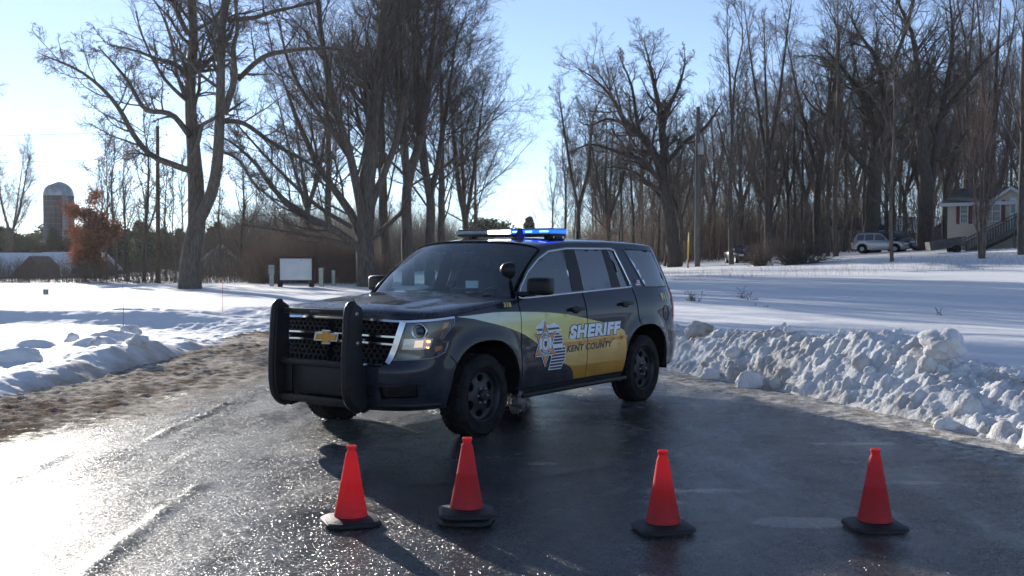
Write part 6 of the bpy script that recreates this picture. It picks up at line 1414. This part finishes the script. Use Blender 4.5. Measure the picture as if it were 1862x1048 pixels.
win(1746, 1759.5, 373, 406, -.03); win(1793, 1822, 367, 403, -.40, True)
dx0, dx1 = R_(1838), R_(1851); fl = Hh(418, 1845); dr = MB().box(((dx0 + dx1) / 2, -.39, fl + 1.05), (dx1 - dx0, .06, 2.1), 0, .01).build('door', pm('pale_blue_door', (.42, .48, .55), .5), t); MB().box(((dx0 + dx1) / 2, -.425, fl + 1.5), ((dx1 - dx0) * .6, .02, .8)).build('door_glass', M['pane'], dr, smooth=False); MB().sphere((dx1 - .08, -.45, fl + 1.0), .04, 1).build('handle', M['nut'], dr)
# porch stairs
t = empty('porch_stairs', (Xp(1722), D, z0), -TH); tag(t, 'dark wooden porch and railed staircase leading up to the house door', 'stairs')
xa, za = R_(1735) + 1.2, .35; xb, zb = R_(1828) + 1.2, fl; xe = xb + 2.4; y0, y1 = -2.2, -1.0
nst = 12; mb = MB()
for i in range(nst): u = (i + .5) / nst; mb.box((xa + (xb - xa) * u, (y0 + y1) / 2, za + (zb - za) * u), ((xb - xa) / nst * 1.1, y1 - y0, .05))
mb.build('tread', M['deck'], t, smooth=False)
mb = MB()
for yy in (y0, y1): mb.add([(xa - .1, yy - .03, za - .35), (xb, yy - .03, zb - .28), (xb, yy - .03, zb + .02), (xa - .1, yy - .03, za - .02), (xa - .1, yy + .03, za - .35), (xb, yy + .03, zb - .28), (xb, yy + .03, zb + .02), (xa - .1, yy + .03, za - .02)], [(0, 1, 2, 3), (4, 5, 6, 7), (0, 1, 5, 4), (2, 3, 7, 6)])
mb.build('stringer', M['deck'], t, smooth=False)
MB().box(((xb + xe) / 2, -1.3, zb - .06), (xe - xb, 1.9, .14)).build('landing', M['deck'], t, smooth=False)
for xx in (xb, (xb + xe) / 2, xe):
    for yy in (y0 + .05, -.5): MB().box((xx, yy, zb / 2 - .05), (.12, .12, zb)).build('post', M['deck'], t, smooth=False)
mb = MB()
for yy in (y0, y1):
    mb.tube([(xa - .1, yy, za + .78), (xb, yy, zb + .92)], .05, 4); 
    for i in range(20): u = i / 20; mb.box((xa + (xb - xa) * u, yy, za + (zb - za) * u + .42), (.04, .04, .82))
    mb.box((xa - .1, yy, za + .2), (.11, .11, 1.3))
mb.box(((xb + xe) / 2, y0, zb + .95), (xe - xb, .08, .06)); mb.box((xe, (y0 - .35) / 2, zb + .95), (.08, -y0 - .35, .06)); mb.box((xb, y0, zb + .5), (.1, .1, 1.0)); mb.box((xe, y0, zb + .5), (.1, .1, 1.0))
for i in range(12): mb.box((xb + (xe - xb) * (i + .5) / 12, y0, zb + .48), (.04, .04, .92))
for i in range(9): mb.box((xe, y0 + (-.4 - y0) * (i + .5) / 9, zb + .48), (.04, .04, .92))
mb.build('railing', M['deck'], t, smooth=False)
# old slatted cart by the stairs
t = empty('cart', (px_at(1722, 71), 71, gz(px_at(1722, 71), 71)), -.1); tag(t, 'old grey slatted wooden cart tipped down on the snow by the stairs', 'cart')
T_ = Matrix.Rotation(-.16, 4, 'Y'); mb = MB()
for i in range(4): mb.box(T_ @ Vector((0, -.55, .38 + i * .15)), (2.3, .04, .12), 0, 0, T_); mb.box(T_ @ Vector((0, .55, .38 + i * .15)), (2.3, .04, .12), 0, 0, T_)
mb.build('slat_side', M['deck'], t, smooth=False); MB().box(T_ @ Vector((0, 0, .32)), (2.3, 1.1, .06), 0, 0, T_).build('bed', M['deck'], t, smooth=False)
MB().box(T_ @ Vector((-1.15, 0, .6)), (.05, 1.1, .55), 0, 0, T_).build('tailboard', M['deck'], t, smooth=False)
for yy in (-.6, .6): MB().lathe([(0, -.05), (.26, -.05), (.28, 0), (.26, .05), (0, .05)], 18, 'Y', (.4, yy, .22)).build('wheel', M['rubber'], t)

gable_house('garage', px_at(1540, 112), 112, gz(px_at(1540, 112), 112) - .1, 4.6, 6, 2.2, 3.2, pm('white_siding', (.40, .40, .39), .7), M['shingle'], .15, .5, label='pale garage seen through the trunks left of the silver car')
gable_house('shed', px_at(1705, 118), 118, gz(px_at(1705, 118), 118) - .1, 3.4, 4, 1.6, 2.8, M['barn'], M['roof_snow'], 0, label='small snow-roofed shed seen between the twin oak and the house', axis_x=False)
gable_house('far_house', px_at(1650, 130), 130, gz(px_at(1650, 130), 130) - .2, 11, 7, 1.9, 3.4, pm('dark_siding', (.12, .11, .12), .8), M['roof_snow'], 0, label='low house with snowy roof far behind the parked cars')

def parked_car(name, x, y, z, rz, paint, label, L=4.4, W=1.78, H=1.65, hood=1.0, suv=True):
    """lofted body: profile in (x, z), rounded in plan, with cabin, panes, lamps and wheels"""
    t = empty(name, (x, y, z), rz); tag(t, label, 'car'); wb = L * .6; fx, rxx = wb / 2, -wb / 2; r = .33
    xs = np.linspace(-L / 2, L / 2, 41); u = xs / (L / 2)
    belt = np.interp(xs, [-L / 2, -L * .46, -L * .2, L * .17, L * .42, L / 2], [.80, .98, 1.0, .95, .86, .62]); half = W / 2 * (1 - np.abs(u) ** 6 * .22)
    sill = np.full(len(xs), .25) + .12 * np.abs(u) ** 8
    for c in (fx, rxx): dd = np.sqrt(np.maximum(0, .41 ** 2 - (xs - c) ** 2)); sill = np.where(np.abs(xs - c) < .41, np.maximum(sill, .33 + dd * .95), sill)
    rows = []
    for (fy, fz) in ((.90, 0), (.98, .25), (1.0, .55), (.98, .85), (.90, 1.0), (.5, 1.035), (0, 1.05)):
        rows.append(np.stack([xs, half * fy, sill + (belt - sill) * fz], 1))
    V = np.concatenate(rows); n = len(xs); m = len(rows); F = [(j * n + i, j * n + i + 1, (j + 1) * n + i + 1, (j + 1) * n + i) for j in range(m - 1) for i in range(n - 1)]
    mb = MB(); mb.add(V, F); mb.add(V * np.array([1, -1, 1]), F)
    for e in (0, n - 1): q = [tuple(rw[e]) for rw in rows]; mb.add(q + [(p[0], -p[1], p[2]) for p in q[::-1]], [tuple(range(2 * m))])
    autosmooth(mb.build('body', paint, t), 40)
    cab = [(-L * .47 if suv else -L * .33, .97), (-L * .40 if suv else -L * .22, H - .07), (-L * .18, H), (-L * .04, H - .01), (L * .03, H - .06), (L * .20, .96)]; pr = catmull(cab, 6); pn = len(pr); rows = []
    for (fy, k_) in ((.93, 0), (.80, .9), (.74, 1.0), (.4, 1.02), (0, 1.03)): rows.append(np.stack([pr[:, 0] * (1 - .02 * k_), np.full(pn, W / 2 * fy), .95 + (pr[:, 1] - .95) * k_], 1))
    V = np.concatenate(rows); F = [(j * pn + i, j * pn + i + 1, (j + 1) * pn + i + 1, (j + 1) * pn + i) for j in range(len(rows) - 1) for i in range(pn - 1)]; mb = MB(); mb.add(V, F); mb.add(V * np.array([1, -1, 1]), F); autosmooth(mb.build('roof', paint, t), 40)
    for s in (1, -1):
        def sp(xx, k_): zt = np.interp(xx, pr[:, 0], pr[:, 1]); return (xx * (1 - .02 * k_), s * W / 2 * (.93 - .13 * k_ / .9) + s * .012, .95 + (zt - .95) * k_)
        for a, b in ((L * .12, -L * .07), (-L * .09, -L * .25), (-L * .27, -L * .40)):
            a_ = [sp(q, .08) for q in np.linspace(a, b, 6)]; b_ = [sp(q * .92 if q > 0 else q * .98, .80) for q in np.linspace(a, b, 6)]; mesh('side_window', a_ + b_, [(i, i + 1, 7 + i, 6 + i) for i in range(5)], M['pane'], t)
        mb = MB(); mb.box((L * .475, s * W * .33, .72), (.16, .38, .16), s * .35, .04); mb.build('headlight', M['lamp_case'], t)
        mb = MB(); mb.box((-L * .475, s * W * .40, .85), (.12, .2, .22), 0, .04); mb.build('tail_light', M['red_lens'], t)
        mb = MB(); mb.box((L * .15, s * (W / 2 + .08), 1.02), (.1, .18, .12), 0, .03); mb.build('side_mirror', paint, t)
        for c in (fx, rxx):
            w_ = MB().lathe([(.16, -.1), (r - .02, -.1), (r, -.07), (r, .07), (r - .02, .1), (.2, .1)], 24, 'Y', (c, s * (W / 2 - .11), r)).build('wheel', M['rubber'], t); MB().lathe([(0, .09 * s), (.1, .095 * s), (.19, .10 * s), (.21, .085 * s)], 10, 'Y', (c, s * (W / 2 - .11), r)).build('hub_cap', M['galv'], w_)
            mb = MB(); mb.lathe([(.0, 0), (.40, 0)], 20, 'Y', (c, s * (W / 2 - .22), r + .03)); mb.build('wheel_well', M['matte'], t)
    for nm, xa_, xb_, za_, zb_ in (('windshield', L * .195, L * .045, .98, H - .10), ('rear_window', -(L * .465 if suv else L * .33), -(L * .405 if suv else L * .23), .98, H - .12)):
        o_ = .02 if xa_ > 0 else -.02; mesh(nm, [(xa_ + o_, W * .42, za_), (xa_ + o_, -W * .42, za_), (xb_ + o_, -W * .34, zb_), (xb_ + o_, W * .34, zb_)], [(0, 1, 2, 3)], M['pane'], t, smooth=False)
    mb = MB(); mb.box((L / 2 - .02, 0, .62), (.06, W * .5, .16), 0, .03); mb.box((L / 2 - .02, 0, .36), (.06, W * .7, .12), 0, .03); mb.build('grille', M['black'], t)
    mb = MB(); mb.box((0, 0, .3), (L * .9, W * .75, .14)); mb.build('underbody', M['matte'], t, smooth=False); return t
M['lamp_case'] = pm('lamp_case', (.5, .52, .54), .15, .3)
sil = pm('silver_paint', (.42, .43, .44), .3, .6, coat=.6); dk = pm('dark_paint', (.012, .013, .016), .4, 0, coat=.3, spec=.2); bl = pm('dark_blue_paint', (.03, .06, .09), .3, .3, coat=.8)
x, y = px_at(1600, 84), 84; parked_car('parked_car', x, y, gz(x, y), math.radians(-28), sil, 'silver crossover parked on the snow in front of the massive oak', 4.1, 1.8, 1.58)
x, y = px_at(1630, 86.5), 86.5; parked_car('parked_car', x, y, gz(x, y), math.radians(-62), bl, 'dark blue car parked beside the silver crossover, nose towards the road', 4.4, 1.8, 1.6)
x, y = px_at(1347, 86), 86; parked_car('parked_car', x, y, gz(x, y) - .15, math.radians(-86), dk, 'black car half hidden behind the bare bush, at the wood edge', 4.5, 1.75, 1.5, suv=False)

# bare bush in front of the black car, and weeds by the bank
rng = np.random.default_rng(77)
def bush(name, x, y, n, h, w_, mat, label, seed, r=.016):
    rng = np.random.default_rng(seed); a = rng.uniform(0, 6.28, n); el = rng.uniform(.25, 1.2, n); D_ = np.stack([np.cos(a) * np.cos(el) * w_, np.sin(a) * np.cos(el) * .8, np.sin(el) * h], 1); p = np.stack([rng.normal(0, .12 * w_, n), rng.normal(0, .2, n), np.zeros(n) - .05], 1)
    P, R = grow(p, D_, np.linalg.norm(D_, axis=1) * rng.uniform(.6, 1.1, n), np.full(n, r), 6, .13, .02, rng); st_ = fastmesh('stems', [tubes(P, R, 4)], M['twig']); cr = []
    branch_out(P, R, [dict(m=7, t0=.2, ang=.7, len=.4, rr=.6, rmin=.006, seg=4, wig=.16, up=.02, k=3), dict(m=4, t0=.2, ang=.7, len=.5, rr=.6, rmin=.004, seg=3, wig=.16, up=.02, k=3)], rng, cr); tw = fastmesh('twigs', cr, mat)
    place(name, [st_, tw], x, y, None, 0, 1, label, 'bush', names=('stems', 'twigs'))
bush('bare_bush', px_at(1450, 68), 68, 150, 2.6, 2.9, M['twig'], 'wide low leafless bush on the snow right of the black car', 81, .026); bush('bare_bush', px_at(1384, 70), 70, 90, 1.9, 1.6, M['twig_warm'], 'brown leafless bush partly hiding the black car', 82, .020)
bush('dry_weed', px_at(1262, 30), 30, 16, .5, .22, M['twig_warm'], 'dry weed stalks on the snow just right of the SUV tail', 83, .005); bush('dry_weed', px_at(1355, 31), 31, 8, .45, .2, M['twig'], 'sparse dry stalks on the snow beyond the right bank', 84, .004); bush('dry_weed', px_at(1714, 23), 23, 3, .3, .05, M['twig'], 'short lone stalk in the open snow at the right', 85, .006); bush('dry_weed', px_at(1390, 27), 27, 14, .12, .25, M['dead_leaf'], 'flat brown tuft lying on the right snow field', 86, .006)
bush('dry_weed', 1.98, 6.42, 9, .06, .10, M['twig'], 'scrap of brown weed in the puddle at the right-hand cone', 87, .003); bush('dry_weed', 2.36, 6.42, 9, .07, .10, M['twig'], 'scrap of brown weed just right of the farthest right cone', 88, .003)
# ------------------------------------------------------------------ thin air box: slight haze plus an added veil standing in for lens glare
hz = MB(); hz.box((0, 110, 12), (760, 560, 32)); hz = hz.build('haze_veil', None, smooth=False)
hm = bpy.data.materials.new('haze_veil'); hm.use_nodes = True; hn = hm.node_tree; hn.nodes.clear(); ho_ = N(hn, 'ShaderNodeOutputMaterial'); pv = N(hn, 'ShaderNodeVolumePrincipled')
pv.inputs['Color'].default_value = (.88, .90, .95, 1); pv.inputs['Density'].default_value = 0.00013; pv.inputs['Anisotropy'].default_value = 0.55
hn.links.new(pv.outputs[0], ho_.inputs['Volume']); hz.data.materials.append(hm); tag(hz, kind='stuff')
